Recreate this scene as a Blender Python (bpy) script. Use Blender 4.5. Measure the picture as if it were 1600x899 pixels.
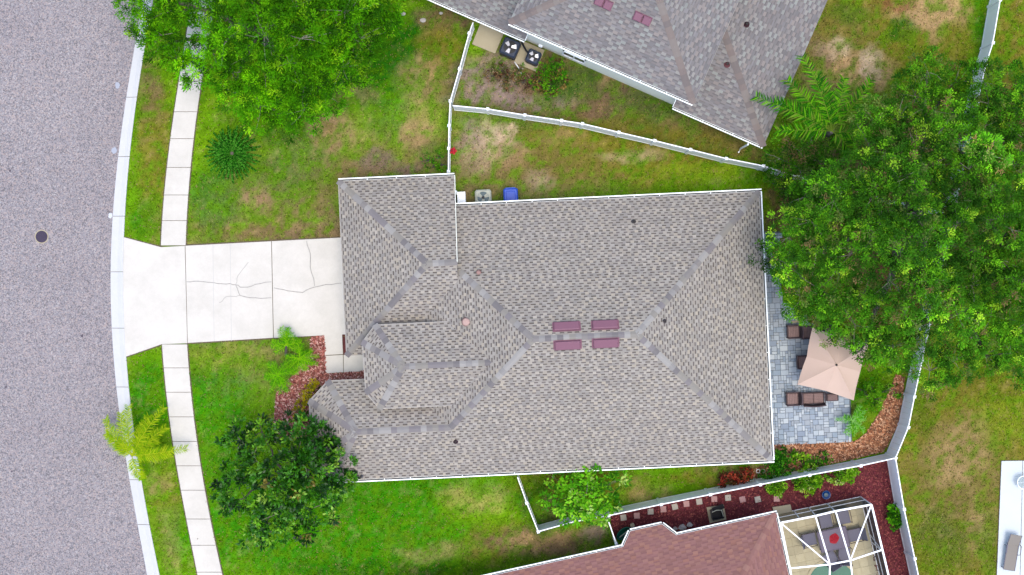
import bpy, math, random
import numpy as np
from mathutils import Vector, Matrix
random.seed(7); RNG = np.random.default_rng(7)
for o in list(bpy.data.objects): bpy.data.objects.remove(o)
C = bpy.context.scene.collection
sc = bpy.context.scene
# ------------------------------------------------------------------ camera, sky, sun, exposure
H = 72.0; F = 2160.0; S = F / H          # drone height, focal length in photo pixels, pixels per metre on the ground
cam = bpy.data.cameras.new('camera'); cam.sensor_width = 36; cam.lens = 36 * F / 1600
cam.clip_start = 1; cam.clip_end = 2000
camo = bpy.data.objects.new('camera', cam); C.objects.link(camo)
camo.location = (0, 0, H); camo.rotation_euler = (0, 0, 0)
sc.camera = camo
sc.render.resolution_x = 1024; sc.render.resolution_y = 575
world = bpy.data.worlds.new('World'); sc.world = world; world.use_nodes = True
wn = world.node_tree.nodes; wl = world.node_tree.links
sky = wn.new('ShaderNodeTexSky'); sky.sky_type = 'NISHITA'; sky.sun_disc = False
SUN_EL, SUN_AZ = math.radians(80), math.radians(150)      # azimuth clockwise from +Y
sky.sun_elevation = SUN_EL; sky.sun_rotation = SUN_AZ
sky.air_density = 1.0; sky.dust_density = 3.0; sky.ozone_density = 1.0
wl.new(sky.outputs[0], wn['Background'].inputs[0]); wn['Background'].inputs[1].default_value = 0.15
sun = bpy.data.lights.new('sun', 'SUN'); sun.energy = .75; sun.angle = math.radians(22); sun.color = (1, .93, .84)
suno = bpy.data.objects.new('sun', sun); C.objects.link(suno)
sd = Vector((math.sin(SUN_AZ) * math.cos(SUN_EL), math.cos(SUN_AZ) * math.cos(SUN_EL), math.sin(SUN_EL)))
suno.rotation_euler = sd.to_track_quat('Z', 'Y').to_euler(); suno.location = sd * 100
vs = sc.view_settings; vs.view_transform = 'Standard'; vs.look = 'None'; vs.gamma = 1; vs.exposure = 1.25

# ------------------------------------------------------------------ helpers
def W(px, py, h=0.0):
    k = (H - h) / F
    return Vector(((px - 800) * k, (449.5 - py) * k, h))
def W2(px, py, h=0.0): v = W(px, py, h); return (v.x, v.y)
def lin(r, g, b, k=1.0):
    f = lambda c: ((c / 255 + .055) / 1.055) ** 2.4 if c > 10 else c / 255 / 12.92
    k = k * .76; return (f(r) * k, f(g) * k, f(b) * k)
class MB:
    def __init__(s): s.v = []; s.f = []; s.c = []
    def add(s, vs_, fs, col=(1, 1, 1)):
        n = len(s.v); s.v += [tuple(v) for v in vs_]; s.c += [col] * len(vs_)
        s.f += [tuple(i + n for i in f) for f in fs]
    def box(s, c, size, rz=0, col=(1, 1, 1), rot=None):
        M = rot if rot is not None else Matrix.Rotation(rz, 3, 'Z')
        c = Vector(c); x, y, z = [a / 2 for a in size]
        vs_ = [c + M @ Vector((sx * x, sy * y, sz * z)) for sz in (-1, 1) for sx, sy in ((-1, -1), (1, -1), (1, 1), (-1, 1))]
        s.add(vs_, [(3, 2, 1, 0), (4, 5, 6, 7), (0, 1, 5, 4), (1, 2, 6, 5), (2, 3, 7, 6), (3, 0, 4, 7)], col)
    def bbox(s, c, size, rz=0, b=.02, col=(1, 1, 1)):     # box with chamfered top and upright edges
        x, y, z = [a / 2 for a in size]; c = Vector(c); M = Matrix.Rotation(rz, 3, 'Z')
        def ring(ix, iy, zz, k):
            return [c + M @ Vector(p) for p in ((-ix + k, -iy, zz), (ix - k, -iy, zz), (ix, -iy + k, zz), (ix, iy - k, zz), (ix - k, iy, zz), (-ix + k, iy, zz), (-ix, iy - k, zz), (-ix, -iy + k, zz))]
        vs_ = ring(x, y, -z, b) + ring(x, y, z - b, b) + ring(x - b, y - b, z, b * .6)
        fs = [tuple(range(7, -1, -1)), tuple(range(16, 24))]
        for r in (0, 8):
            for i in range(8): fs.append((r + i, r + (i + 1) % 8, r + 8 + (i + 1) % 8, r + 8 + i))
        s.add(vs_, fs, col)
    def bar(s, a, b, w, t=None, col=(1, 1, 1), up=(0, 0, 1)):
        a, b = Vector(a), Vector(b); t = t or w; d = (b - a)
        L = d.length; d.normalize(); u = Vector(up)
        if abs(d.dot(u)) > .95: u = Vector((1, 0, 0))
        sx = d.cross(u).normalized(); sz = sx.cross(d).normalized()
        M = Matrix((d, sx, sz)).transposed(); s.box((a + b) / 2, (L, w, t), rot=M, col=col)
    def prism(s, poly, z0, z1, col=(1, 1, 1)):
        n = len(poly)
        ar = sum(poly[i][0] * poly[(i + 1) % n][1] - poly[(i + 1) % n][0] * poly[i][1] for i in range(n))
        if ar < 0: poly = poly[::-1]
        vs_ = [(p[0], p[1], z0) for p in poly] + [(p[0], p[1], z1) for p in poly]
        s.add(vs_, [tuple(range(n - 1, -1, -1)), tuple(range(n, 2 * n))] + [(i, (i + 1) % n, n + (i + 1) % n, n + i) for i in range(n)], col)
    def tube(s, pts, rad, n=6, col=(1, 1, 1), cap=True):
        pts = [Vector(p) for p in pts]; base = len(s.v); m = len(pts)
        if not hasattr(rad, '__len__'): rad = [rad] * m
        for i, p in enumerate(pts):
            d = (pts[min(i + 1, m - 1)] - pts[max(i - 1, 0)]).normalized()
            a = d.orthogonal().normalized() if abs(d.z) < .9 else d.cross(Vector((0, 1, 0))).normalized()
            if abs(d.z) < .9: a = d.cross(Vector((0, 0, 1))).normalized()
            b = d.cross(a)
            for k in range(n):
                t = 2 * math.pi * k / n; s.v.append(tuple(p + (a * math.cos(t) + b * math.sin(t)) * rad[i])); s.c.append(col)
        for i in range(m - 1):
            for k in range(n):
                s.f.append((base + i * n + k, base + i * n + (k + 1) % n, base + (i + 1) * n + (k + 1) % n, base + (i + 1) * n + k))
        if cap:
            s.f.append(tuple(base + k for k in range(n - 1, -1, -1))); s.f.append(tuple(base + (m - 1) * n + k for k in range(n)))
    def lathe(s, c, prof, n=24, col=(1, 1, 1)):
        c = Vector(c); base = len(s.v)
        for r, z in prof:
            for k in range(n):
                t = 2 * math.pi * k / n; s.v.append((c.x + r * math.cos(t), c.y + r * math.sin(t), c.z + z)); s.c.append(col)
        for i in range(len(prof) - 1):
            for k in range(n): s.f.append((base + i * n + k, base + i * n + (k + 1) % n, base + (i + 1) * n + (k + 1) % n, base + (i + 1) * n + k))
        s.f.append(tuple(base + k for k in range(n - 1, -1, -1))); s.f.append(tuple(base + (len(prof) - 1) * n + k for k in range(n)))
def wloc(o):
    v = Vector((0, 0, 0))
    while o is not None: v = v + Vector(o.location); o = o.parent
    return v
def tag(o, label=None, cat=None, group=None, kind=None):
    if label: o['label'] = label
    if cat: o['category'] = cat
    if group: o['group'] = group
    if kind: o['kind'] = kind
    return o
def link(name, me, m, parent=None):
    if m is not None and not me.materials: me.materials.append(m)
    o = bpy.data.objects.new(name, me); C.objects.link(o)
    if parent is not None: o.parent = parent
    return o
def build(mb, name, m, parent=None, loc=None, world_=True, kind=None, smooth=False):
    """world_: the shape was given in world metres; it is stored relative to its parent (or to loc)."""
    off = Vector((0, 0, 0))
    if world_: off = wloc(parent) if parent is not None else Vector(loc or (0, 0, 0))
    va = np.array(mb.v, dtype=np.float64) - np.array(off)
    me = bpy.data.meshes.new(name); me.from_pydata(va.tolist(), [], mb.f)
    ca = me.color_attributes.new('Col', 'FLOAT_COLOR', 'POINT')
    cc = np.ones((len(mb.v), 4), dtype=np.float32); cc[:, :3] = np.array(mb.c, dtype=np.float32)[:, :3]
    ca.data.foreach_set('color', cc.ravel())
    if smooth: me.polygons.foreach_set('use_smooth', np.ones(len(me.polygons), dtype=bool))
    me.update()
    o = link(name, me, m, parent)
    if parent is None and loc is not None: o.location = loc
    if kind: o['kind'] = kind
    return o
def quads(name, V, Cc, m, parent=None, kind=None, world_=True, nv=4):
    """fast mesh: V (n,nv,3), Cc (n,3)"""
    n = len(V); me = bpy.data.meshes.new(name)
    off = np.array(wloc(parent)) if (world_ and parent is not None) else np.zeros(3)
    me.vertices.add(n * nv); me.vertices.foreach_set('co', (V - off).reshape(-1).astype(np.float32))
    me.loops.add(n * nv); me.loops.foreach_set('vertex_index', np.arange(n * nv, dtype=np.int32))
    me.polygons.add(n); me.polygons.foreach_set('loop_start', np.arange(0, n * nv, nv, dtype=np.int32))
    me.update(calc_edges=True)
    ca = me.color_attributes.new('Col', 'FLOAT_COLOR', 'POINT')
    cc = np.ones((n, nv, 4), dtype=np.float32); cc[:, :, :3] = Cc[:, None, :]
    ca.data.foreach_set('color', cc.ravel()); me.validate()
    o = link(name, me, m, parent)
    if kind: o['kind'] = kind
    return o
def thing(name, label, cat, loc, rz=0, group=None):
    o = bpy.data.objects.new(name, None); C.objects.link(o); o.location = loc; o.rotation_euler = (0, 0, rz)
    o.empty_display_size = .3
    return tag(o, label, cat, group)
def dup(root, loc=None, rz=None, label=None, group=None):
    r = root.copy(); C.objects.link(r)
    if loc is not None: r.location = loc
    if rz is not None: r.rotation_euler = (0, 0, rz)
    if label: r['label'] = label
    if group: r['group'] = group
    for ch in list(root.children):
        c = ch.copy(); C.objects.link(c); c.parent = r
        for g in list(ch.children):
            d = g.copy(); C.objects.link(d); d.parent = c
    return r
def inpoly(x, y, poly):
    x = np.asarray(x); y = np.asarray(y); r = np.zeros(x.shape, bool); n = len(poly)
    for i in range(n):
        x1, y1 = poly[i][:2]; x2, y2 = poly[(i + 1) % n][:2]
        if y1 == y2: continue
        c = ((y1 > y) != (y2 > y)) & (x < (x2 - x1) * (y - y1) / (y2 - y1) + x1); r ^= c
    return r
# smooth value noise in numpy
_tab = np.random.default_rng(3).random((256, 256))
def vnoise(x, y):
    xi = np.floor(x).astype(int); yi = np.floor(y).astype(int); fx = x - xi; fy = y - yi
    fx = fx * fx * (3 - 2 * fx); fy = fy * fy * (3 - 2 * fy)
    g = lambda a, b: _tab[a & 255, b & 255]
    return (g(xi, yi) * (1 - fx) + g(xi + 1, yi) * fx) * (1 - fy) + (g(xi, yi + 1) * (1 - fx) + g(xi + 1, yi + 1) * fx) * fy
def fbm(x, y, o=4):
    s = 0; a = .5; t = 0
    for i in range(o): s = s + a * vnoise(x + 17 * i, y + 31 * i); t += a; a *= .55; x = x * 2.03; y = y * 2.03
    return s / t

# ------------------------------------------------------------------ materials
def mat(name, col=None, rough=.8, attr=False, noise=None, bump=0, bscale=30, spec=.3, trans=0, metal=0, alpha=None):
    """noise: list of (scale, amount, (r,g,b) tint) value variations"""
    m = bpy.data.materials.new(name); m.use_nodes = True; nt = m.node_tree; N = nt.nodes; L = nt.links
    b = N['Principled BSDF']; b.inputs['Roughness'].default_value = rough
    b.inputs['Specular IOR Level'].default_value = spec; b.inputs['Metallic'].default_value = metal
    if attr:
        a = N.new('ShaderNodeAttribute'); a.attribute_name = 'Col'; out = a.outputs['Color']
        if col:
            mx = N.new('ShaderNodeMix'); mx.data_type = 'RGBA'; mx.blend_type = 'MULTIPLY'; mx.inputs[0].default_value = 1
            L.new(out, mx.inputs[6]); mx.inputs[7].default_value = (*col, 1); out = mx.outputs[2]
    else:
        r = N.new('ShaderNodeRGB'); r.outputs[0].default_value = (*col, 1); out = r.outputs[0]
    tc = N.new('ShaderNodeTexCoord')
    geo = N.new('ShaderNodeNewGeometry')
    for (scale, amt, tint) in (noise or []):
        n = N.new('ShaderNodeTexNoise'); n.inputs['Scale'].default_value = scale; n.inputs['Detail'].default_value = 3
        n.inputs['Roughness'].default_value = .6
        L.new(geo.outputs['Position'], n.inputs['Vector'])
        mr = N.new('ShaderNodeMapRange'); mr.inputs[1].default_value = .32; mr.inputs[2].default_value = .68
        mr.inputs[3].default_value = 0; mr.inputs[4].default_value = amt
        L.new(n.outputs[0], mr.inputs[0])
        mx = N.new('ShaderNodeMix'); mx.data_type = 'RGBA'; mx.blend_type = 'MULTIPLY'
        L.new(mr.outputs[0], mx.inputs[0]); L.new(out, mx.inputs[6]); mx.inputs[7].default_value = (*tint, 1); out = mx.outputs[2]
    L.new(out, b.inputs['Base Color'])
    if bump:
        n = N.new('ShaderNodeTexNoise'); n.inputs['Scale'].default_value = bscale; L.new(geo.outputs['Position'], n.inputs['Vector'])
        bp = N.new('ShaderNodeBump'); bp.inputs['Strength'].default_value = bump; bp.inputs['Distance'].default_value = .02
        L.new(n.outputs[0], bp.inputs['Height']); L.new(bp.outputs[0], b.inputs['Normal'])
    if trans:
        o = N['Material Output']; t = N.new('ShaderNodeBsdfTranslucent'); L.new(out, t.inputs[0])
        ms = N.new('ShaderNodeMixShader'); ms.inputs[0].default_value = trans
        L.new(b.outputs[0], ms.inputs[1]); L.new(t.outputs[0], ms.inputs[2]); L.new(ms.outputs[0], o.inputs[0])
    if alpha is not None:
        o = N['Material Output']; t = N.new('ShaderNodeBsdfTransparent')
        ms = N.new('ShaderNodeMixShader'); ms.inputs[0].default_value = alpha
        L.new(t.outputs[0], ms.inputs[1]); L.new(b.outputs[0], ms.inputs[2]); L.new(ms.outputs[0], o.inputs[0])
    return m
def asphalt():
    m = mat('asphalt', lin(184, 180, 178, .68), .95, noise=[(.16, .6, (.82, .81, .83)), (.6, .4, (.90, .88, .87)), (3, .2, (.88, .88, .88))], bump=.4, bscale=14)
    nt = m.node_tree; N = nt.nodes; L = nt.links; b = N['Principled BSDF']
    src = b.inputs['Base Color'].links[0].from_socket
    geo = [n for n in N if n.bl_idname == 'ShaderNodeNewGeometry'][0]
    v = N.new('ShaderNodeTexVoronoi'); v.inputs['Scale'].default_value = 21; L.new(geo.outputs['Position'], v.inputs['Vector'])
    sp = N.new('ShaderNodeSeparateColor'); L.new(v.outputs['Color'], sp.inputs[0])
    cr = N.new('ShaderNodeValToRGB'); e = cr.color_ramp.elements; cr.color_ramp.interpolation = 'CONSTANT'
    e[0].position = 0; e[0].color = (.46, .45, .5, 1); e[1].position = .22; e[1].color = (1.12, 1.0, 1.02, 1)
    for p, c in ((.38, (.72, .73, .82)), (.55, (1.0, 1.0, 1.06)), (.7, (1.3, 1.12, 1.05)), (.82, (.85, .86, .95)), (.93, (1.4, 1.38, 1.4))):
        x = e.new(p); x.color = (*c, 1)
    L.new(sp.outputs[0], cr.inputs[0])
    mx = N.new('ShaderNodeMix'); mx.data_type = 'RGBA'; mx.blend_type = 'MULTIPLY'; mx.inputs[0].default_value = .85
    L.new(src, mx.inputs[6]); L.new(cr.outputs[0], mx.inputs[7]); L.new(mx.outputs[2], b.inputs['Base Color'])
    return m
M = {}
M['asphalt'] = asphalt()
M['lawn'] = mat('lawn', attr=True, rough=1, spec=.1, noise=[(9, .4, (.65, .68, .6)), (24, .4, (.65, .68, .6))], bump=.8, bscale=18)
M['blade'] = mat('grass_blade', attr=True, rough=.9, spec=.03, trans=.3)
M['concrete'] = mat('concrete', lin(236, 232, 222, .85), .9, noise=[(.7, .9, (.88, .88, .87)), (3, .5, (.92, .92, .91)), (12, .4, (.92, .92, .91)), (45, .5, (.86, .86, .86))], bump=.2, bscale=60)
M['kerb'] = mat('kerb_concrete', lin(224, 226, 226, .82), .9, noise=[(1.5, .5, (.9, .9, .9)), (12, .35, (.88, .88, .88))], bump=.2, bscale=60)
M['pad'] = mat('pad_concrete', lin(205, 195, 165, .72), .9, noise=[(2, .4, (.88, .86, .82)), (20, .3, (.9, .9, .9))])
M['crack'] = mat('crack_dirt', lin(190, 188, 180, .8), 1)
M['joint'] = mat('joint_dirt', lin(132, 120, 96, .7), 1, noise=[(7, .7, (.6, .6, .5)), (30, .5, (.6, .6, .6))])
M['deck'] = mat('pool_deck_paint', lin(228, 238, 240, .80), .8, noise=[(1.2, .4, (.92, .93, .95)), (14, .25, (.93, .93, .95))])
M['shingle'] = mat('shingle_granules', attr=True, rough=.95, spec=.15, noise=[(.35, .35, (.93, .92, .93)), (2.2, .3, (.9, .88, .9)), (45, .35, (.82, .82, .82))])
M['roofdeck'] = mat('roof_deck', lin(120, 112, 108, .5), .9)
M['white'] = mat('white_vinyl', (.80, .83, .85), .45, noise=[(.6, .3, (.95, .96, .97)), (6, .2, (.95, .95, .95))], spec=.4)
M['gutter'] = mat('gutter_aluminium', (.80, .84, .82), .4, noise=[(3, .3, (.85, .9, .88))])
M['debris'] = mat('gutter_debris', lin(62, 60, 52, .6), 1, noise=[(4, .9, (.5, .45, .4)), (15, .6, (1.6, 1.5, 1.2))])
M['wall'] = mat('cream_stucco', (.80, .82, .72), .9, noise=[(1, .3, (.94, .94, .92)), (20, .2, (.93, .93, .93))], bump=.3, bscale=40)
M['wallb'] = mat('beige_stucco', lin(206, 196, 172, .75), .9, noise=[(1, .3, (.94, .94, .92))], bump=.3, bscale=40)
M['glass'] = mat('window_glass', (.02, .04, .05), .1, spec=.6)
M['attr'] = mat('painted', attr=True, rough=.6, noise=[(8, .25, (.88, .88, .88))])
M['mulch'] = mat('mulch_soil', attr=True, rough=1, noise=[(16, .7, (.45, .4, .4)), (5, .4, (.7, .65, .65))], bump=1, bscale=22)
M['chip'] = mat('wood_chip', attr=True, rough=.9, spec=.1)
M['leaf'] = mat('leaf', attr=True, rough=.75, spec=.08, trans=.35)
M['gloss_leaf'] = mat('glossy_leaf', attr=True, rough=.45, spec=.3, trans=.2)
M['bark'] = mat('bark', lin(150, 145, 135, .55), .95, noise=[(6, .6, (.6, .55, .5)), (25, .5, (.6, .6, .6))], bump=.8, bscale=20)
M['twig'] = mat('twig_bark', lin(176, 172, 156, .6), .9)
M['paver'] = mat('paver', attr=True, rough=.85, noise=[(14, .4, (.8, .82, .85)), (50, .3, (.85, .85, .85))], bump=.3, bscale=50)
M['sand'] = mat('joint_sand', lin(120, 128, 135, .6), 1)
M['drip'] = mat('drip_edge', lin(206, 202, 194, .85), .7)
M['vent'] = mat('maroon_vent_metal', lin(150, 104, 122, .72), .55, noise=[(5, .3, (.85, .8, .82))])
M['ac_dark'] = mat('dark_blue_grey_metal', lin(62, 74, 98, .6), .5)
M['black'] = mat('black_plastic', (.012, .013, .016), .5)
M['blade_metal'] = mat('fan_blade_metal', (.55, .55, .6), .35, metal=.4)
M['ac_light'] = mat('pale_green_grey_metal', lin(212, 218, 200, .7), .5)
M['fanblue'] = mat('teal_grey_metal', lin(95, 130, 140, .55), .4)
M['blue'] = mat('blue_plastic', lin(10, 85, 215, .7), .4, noise=[(4, .2, (.85, .88, .9))])
M['bluepot'] = mat('blue_glaze', lin(10, 75, 150, .6), .25, spec=.6)
M['teal'] = mat('teal_plastic', lin(10, 120, 100, .6), .45)
M['red'] = mat('red_plastic', lin(215, 20, 45, .65), .45)
M['canvas'] = mat('tan_canvas', lin(232, 204, 186, .88), .95, noise=[(3, .25, (.93, .92, .9)), (60, .2, (.9, .9, .9))], trans=.15)
M['wicker'] = mat('brown_wicker', lin(158, 132, 126, .95), .8, noise=[(40, .7, (.5, .45, .45))], bump=.6, bscale=70)
M['wickerdark'] = mat('dark_wicker_frame', lin(96, 80, 86, .6), .7)
M['sling'] = mat('grey_sling_fabric', lin(136, 134, 150, .72), .85, noise=[(30, .3, (.8, .8, .8))])
M['lounge'] = mat('taupe_sling_fabric', lin(172, 165, 155, .6), .85, noise=[(30, .3, (.85, .85, .85))])
M['table'] = mat('mauve_grey_tabletop', lin(134, 124, 142, .72), .6, noise=[(4, .3, (.85, .85, .85))])
M['travertine'] = mat('travertine', lin(214, 204, 168, .85), .85, noise=[(1.2, .5, (.86, .84, .78)), (7, .4, (.85, .84, .8))])
M['water'] = mat('pool_water', lin(50, 150, 120, .55), .25, spec=.15)
M['screen_wall'] = mat('screen_mesh', lin(84, 92, 86, .5), .9, alpha=.84)
M['screen_roof'] = mat('fine_screen_mesh', lin(90, 95, 95, .6), .9, alpha=.10)
M['iron'] = mat('cast_iron', lin(70, 60, 84, .8), .6, noise=[(30, .5, (.6, .6, .6))], bump=.5, bscale=60)
M['stone'] = mat('stepping_stone', attr=True, rough=.9, noise=[(9, .4, (.85, .85, .85))])
M['rock'] = mat('white_rock', lin(215, 210, 205, .7), .85, noise=[(6, .5, (.75, .73, .72))])

# ------------------------------------------------------------------ kerb, road, sidewalk curves (photo measurements -> metres)
def curve(pts, deg=4):
    ys = np.array([p[1] for p in pts], float); xs = np.array([p[0] for p in pts], float)
    co = np.polyfit((ys - 450) / 450, xs, deg); return lambda y: float(np.polyval(co, (y - 450) / 450))
kl = curve([(222, 0), (218, 30), (197, 152), (178, 300), (173, 427), (173.5, 500), (181, 600), (204.5, 766), (229.5, 899)])
kr = curve([(240, 0), (234, 30), (214, 152), (198, 300), (193, 427), (194.5, 500), (200, 600), (224.5, 766), (249.5, 899)])
sl = curve([(300, 0), (282, 113), (257, 300), (251.7, 385), (253, 538), (259, 600), (265, 653), (282.6, 766), (309, 899)])
sr = curve([(338, 0), (314, 130), (296, 300), (289.5, 385), (293, 538), (297.5, 600), (301.5, 651), (321, 763), (347.5, 899)])
def gx(f, y):   # ground X of a curve at ground Y (world), clamped far out
    py = 449.5 - y * S; pc = min(max(py, -60), 960)
    slope = (f(pc + 1) - f(pc - 1)) / 2
    return (f(pc) + slope * (py - pc) - 800) / S
# house footprints used to keep grass off (world)
def quadp(*pts): return [W2(*p) for p in pts]

# ------------------------------------------------------------------ lawn colour
LUSH = np.array(lin(58, 146, 4, .80)); YEL = np.array(lin(132, 170, 20, .88)); OLV = np.array(lin(126, 122, 42, .82))
BRN = np.array(lin(180, 150, 108, .9)); DIRT = np.array(lin(124, 102, 78, .84)); DKG = np.array(lin(40, 112, 8, .84)); PALE = np.array(lin(220, 196, 168, .9))
GREY = np.array(lin(156, 138, 134, .84)); REDD = np.array(lin(134, 86, 60, .84))
PATCH = [ # px, py, rx, ry, colour, strength
 (560,200,330,190,YEL,.6),(420,330,170,70,YEL,.7),(600,260,60,40,YEL,.8),(340,300,60,60,LUSH,.6),(470,240,60,50,LUSH,.55),(605,170,45,60,LUSH,.6),
 (640,80,70,70,DKG,1.0),(560,120,70,60,DKG,.9),(600,60,50,60,DKG,.8),(430,190,120,40,DKG,.6),(700,30,60,30,DIRT,.85),(690,85,40,60,OLV,.8),(660,120,50,40,BRN,.5),  # dark green entries paint the street oak's shade into the grass colour
 (514,202,42,36,BRN,1.0),(514,202,16,14,OLV,.4),(405,302,28,24,BRN,1.0),(470,300,40,25,LUSH,.5),(560,262,60,14,BRN,.6),(590,252,28,14,GREY,.7),(632,266,24,14,GREY,.8),
 (660,215,40,30,BRN,.6),(560,150,40,20,BRN,.3),(450,366,120,16,OLV,.75),(330,360,30,18,OLV,.6),(680,245,26,20,LUSH,.8),(650,200,30,60,BRN,.35),
 (240,240,30,160,OLV,.75),(235,130,22,60,DIRT,.55),(215,345,14,20,LUSH,.6),(228,340,22,34,LUSH,.5),(230,620,40,70,LUSH,.8),(262,800,30,90,OLV,.55),(268,850,20,60,BRN,.35),(245,760,26,20,BRN,.4),
 (340,600,60,90,LUSH,.85),(330,320,34,60,LUSH,.6),(430,270,50,30,LUSH,.5),(400,365,90,12,OLV,.5),(360,555,80,25,YEL,.8),(340,700,40,120,LUSH,.7),(500,830,260,80,LUSH,.95),(640,770,200,40,LUSH,.7),(740,790,60,30,YEL,.6),
 (610,890,190,18,DKG,.75),(700,860,90,16,BRN,.35),(800,850,90,40,OLV,.75),(830,845,90,26,DIRT,.8),(830,845,60,14,BRN,.6),(745,775,60,26,BRN,.35),(900,850,70,20,DIRT,.7),(880,835,50,14,BRN,.55),(830,880,60,16,DKG,.5),(930,835,24,20,GREY,.5),
 (900,150,250,50,DIRT,.85),(1100,205,130,30,DIRT,.7),(830,120,130,60,DIRT,.85),(760,120,60,40,GREY,.6),(800,155,110,14,GREY,.65),(900,130,60,28,DKG,.6),(960,150,60,30,DIRT,.5),(1010,165,60,24,DKG,.4),(960,120,30,20,BRN,.6),(1080,205,100,26,DIRT,.75),(1010,195,30,12,DKG,.5),(900,195,100,8,DIRT,.6),(1140,235,70,14,DIRT,.8),
 (940,240,260,60,OLV,.95),(770,190,80,20,DKG,.4),(765,220,48,32,PALE,.75),(790,240,40,22,BRN,.6),(740,250,34,30,PALE,.45),(730,210,20,30,GREY,.5),(840,280,26,16,PALE,.6),(990,245,60,12,PALE,.25),(880,215,40,14,BRN,.35),(1100,270,80,18,YEL,.4),(1180,275,30,20,DKG,.5),(800,205,14,10,PALE,.7),
 (1215,330,26,60,OLV,.9),(1218,345,26,50,DIRT,.8),(1225,320,22,20,REDD,.6),
 (1380,60,180,90,OLV,.8),(1300,60,70,60,DIRT,.75),(1300,130,90,40,DIRT,.6),(1380,40,160,70,OLV,.6),(1340,110,60,30,BRN,.8),(1300,75,30,20,PALE,.5),(1450,20,70,30,BRN,.75),(1400,5,40,14,REDD,.6),(1360,95,18,24,PALE,.6),(1270,80,30,30,DIRT,.5),(1470,45,20,30,BRN,.4),(1410,45,30,20,DKG,.7),(1330,20,40,18,DKG,.5),(1530,30,14,60,LUSH,.7),(1230,130,20,60,DIRT,.6),
 (1400,330,180,180,DIRT,.85),(1390,330,30,30,REDD,.8),(1400,480,90,90,REDD,.5),
 (1580,80,30,200,OLV,.9),(1520,760,150,240,OLV,1.0),(1500,780,120,190,OLV,.9),(1500,760,90,120,DIRT,.35),(1500,700,60,50,BRN,.35),(1480,740,30,24,BRN,.35),(1570,640,60,60,YEL,.3),(1470,850,50,60,DKG,.35),(1550,600,60,30,OLV,.6),(1545,860,20,60,LUSH,.3),(1530,820,14,60,BRN,.25),(1440,640,24,40,DKG,.3),
 (1340,660,40,30,OLV,.7),(1350,610,40,40,DKG,.6),
 (900,755,120,26,OLV,.9),(840,790,30,50,DKG,.7),(1010,765,40,16,BRN,.55),(1000,745,80,16,DKG,.3),(1110,745,90,14,OLV,.7),(1140,735,60,10,DIRT,.7),(890,800,70,20,DIRT,.5),
 (645,430,400,250,DIRT,.7)]
def lawn_col(x, y):
    px = 800 + x * S; py = 449.5 - y * S
    col = np.zeros(x.shape + (3,)) + (LUSH * .45 + YEL * .55)
    n1 = fbm(x * .9, y * .9); n2 = fbm(x * 3.1 + 40, y * 3.1 + 9); n3 = fbm(x * .35 + 90, y * .35 + 5)
    wx = (fbm(x * 1.1 + 50, y * 1.1) - .5) * 34; wy = (fbm(x * 1.1, y * 1.1 + 70) - .5) * 34
    for (cx, cy, rx, ry, c, s) in PATCH:
        d = ((px + wx - cx) / rx) ** 2 + ((py + wy - cy) / ry) ** 2
        a = s * np.clip(1.35 - d * 1.1 , 0, 1); a = a * (.3 + .95 * np.clip((n2 - .36) * 5.0, 0, 1.0)); a = np.clip(a, 0, 1)
        col = col * (1 - a[..., None]) + c * a[..., None]
    t = np.clip((n1 - .52) * 3.0, 0, 1)[..., None]; col = col * (1 - .28 * t) + OLV * .28 * t
    t = np.clip((n2 - .62) * 5, 0, 1)[..., None]; col = col * (1 - .3 * t) + BRN * .3 * t
    t = np.clip((.42 - n2) * 4, 0, 1)[..., None]; col = col * (1 - .25 * t) + DKG * .25 * t
    n4 = fbm(x * 6.3 + 11, y * 6.3 + 3, 2); col = col * (.86 + .28 * n3[..., None]) * (.72 + .56 * n4[..., None]) * (.8 + .4 * n2[..., None])
    return col * 1.08
def axis(lo, hi, step):
    a = list(np.arange(lo, hi + 1e-6, step)); s = step
    while a[-1] < 500: s *= 1.5; a.append(a[-1] + s)
    s = step
    while a[0] > -500: s *= 1.5; a.insert(0, a[0] - s)
    return np.array(a)
xs = axis(-28, 28, .2); ys = axis(-16.5, 16.5, .2)
X, Y = np.meshgrid(xs, ys); Z = (fbm(X * .5, Y * .5) - .5) * .05 - .01
KX = np.array([gx(kr, y) - .24 for y in ys])
Z = np.where(X < KX[:, None], -.22, Z)
nx, ny = len(xs), len(ys)
me = bpy.data.meshes.new('lawn_ground')
me.vertices.add(nx * ny); me.vertices.foreach_set('co', np.stack([X, Y, Z], -1).reshape(-1).astype(np.float32))
I = np.arange(nx * ny).reshape(ny, nx); Q = np.stack([I[:-1, :-1], I[:-1, 1:], I[1:, 1:], I[1:, :-1]], -1).reshape(-1, 4)
me.loops.add(Q.size); me.loops.foreach_set('vertex_index', Q.reshape(-1).astype(np.int32))
me.polygons.add(len(Q)); me.polygons.foreach_set('loop_start', np.arange(0, Q.size, 4, dtype=np.int32)); me.update(calc_edges=True)
ca = me.color_attributes.new('Col', 'FLOAT_COLOR', 'POINT'); cc = np.ones((nx * ny, 4), dtype=np.float32); cc[:, :3] = lawn_col(X, Y).reshape(-1, 3)
ca.data.foreach_set('color', cc.ravel())
tag(link('ground', me, M['lawn']), kind='structure')

# road sheet
mb = MB(); yy = [-500, -200, -80, -40] + list(np.arange(-20, 20.1, 1.0)) + [40, 80, 200, 500]
pts = []
for y in yy: pts += [(-60 if abs(y) < 100 else -60 - abs(y) * .1, y, -.055), (gx(kl, y) + .02, y, -.055)]
for i in range(len(yy) - 1): mb.f.append((2 * i, 2 * i + 1, 2 * i + 3, 2 * i + 2))
mb.v = pts; mb.c = [(1, 1, 1)] * len(pts)
tag(build(mb, 'road', M['asphalt']), kind='structure')
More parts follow.
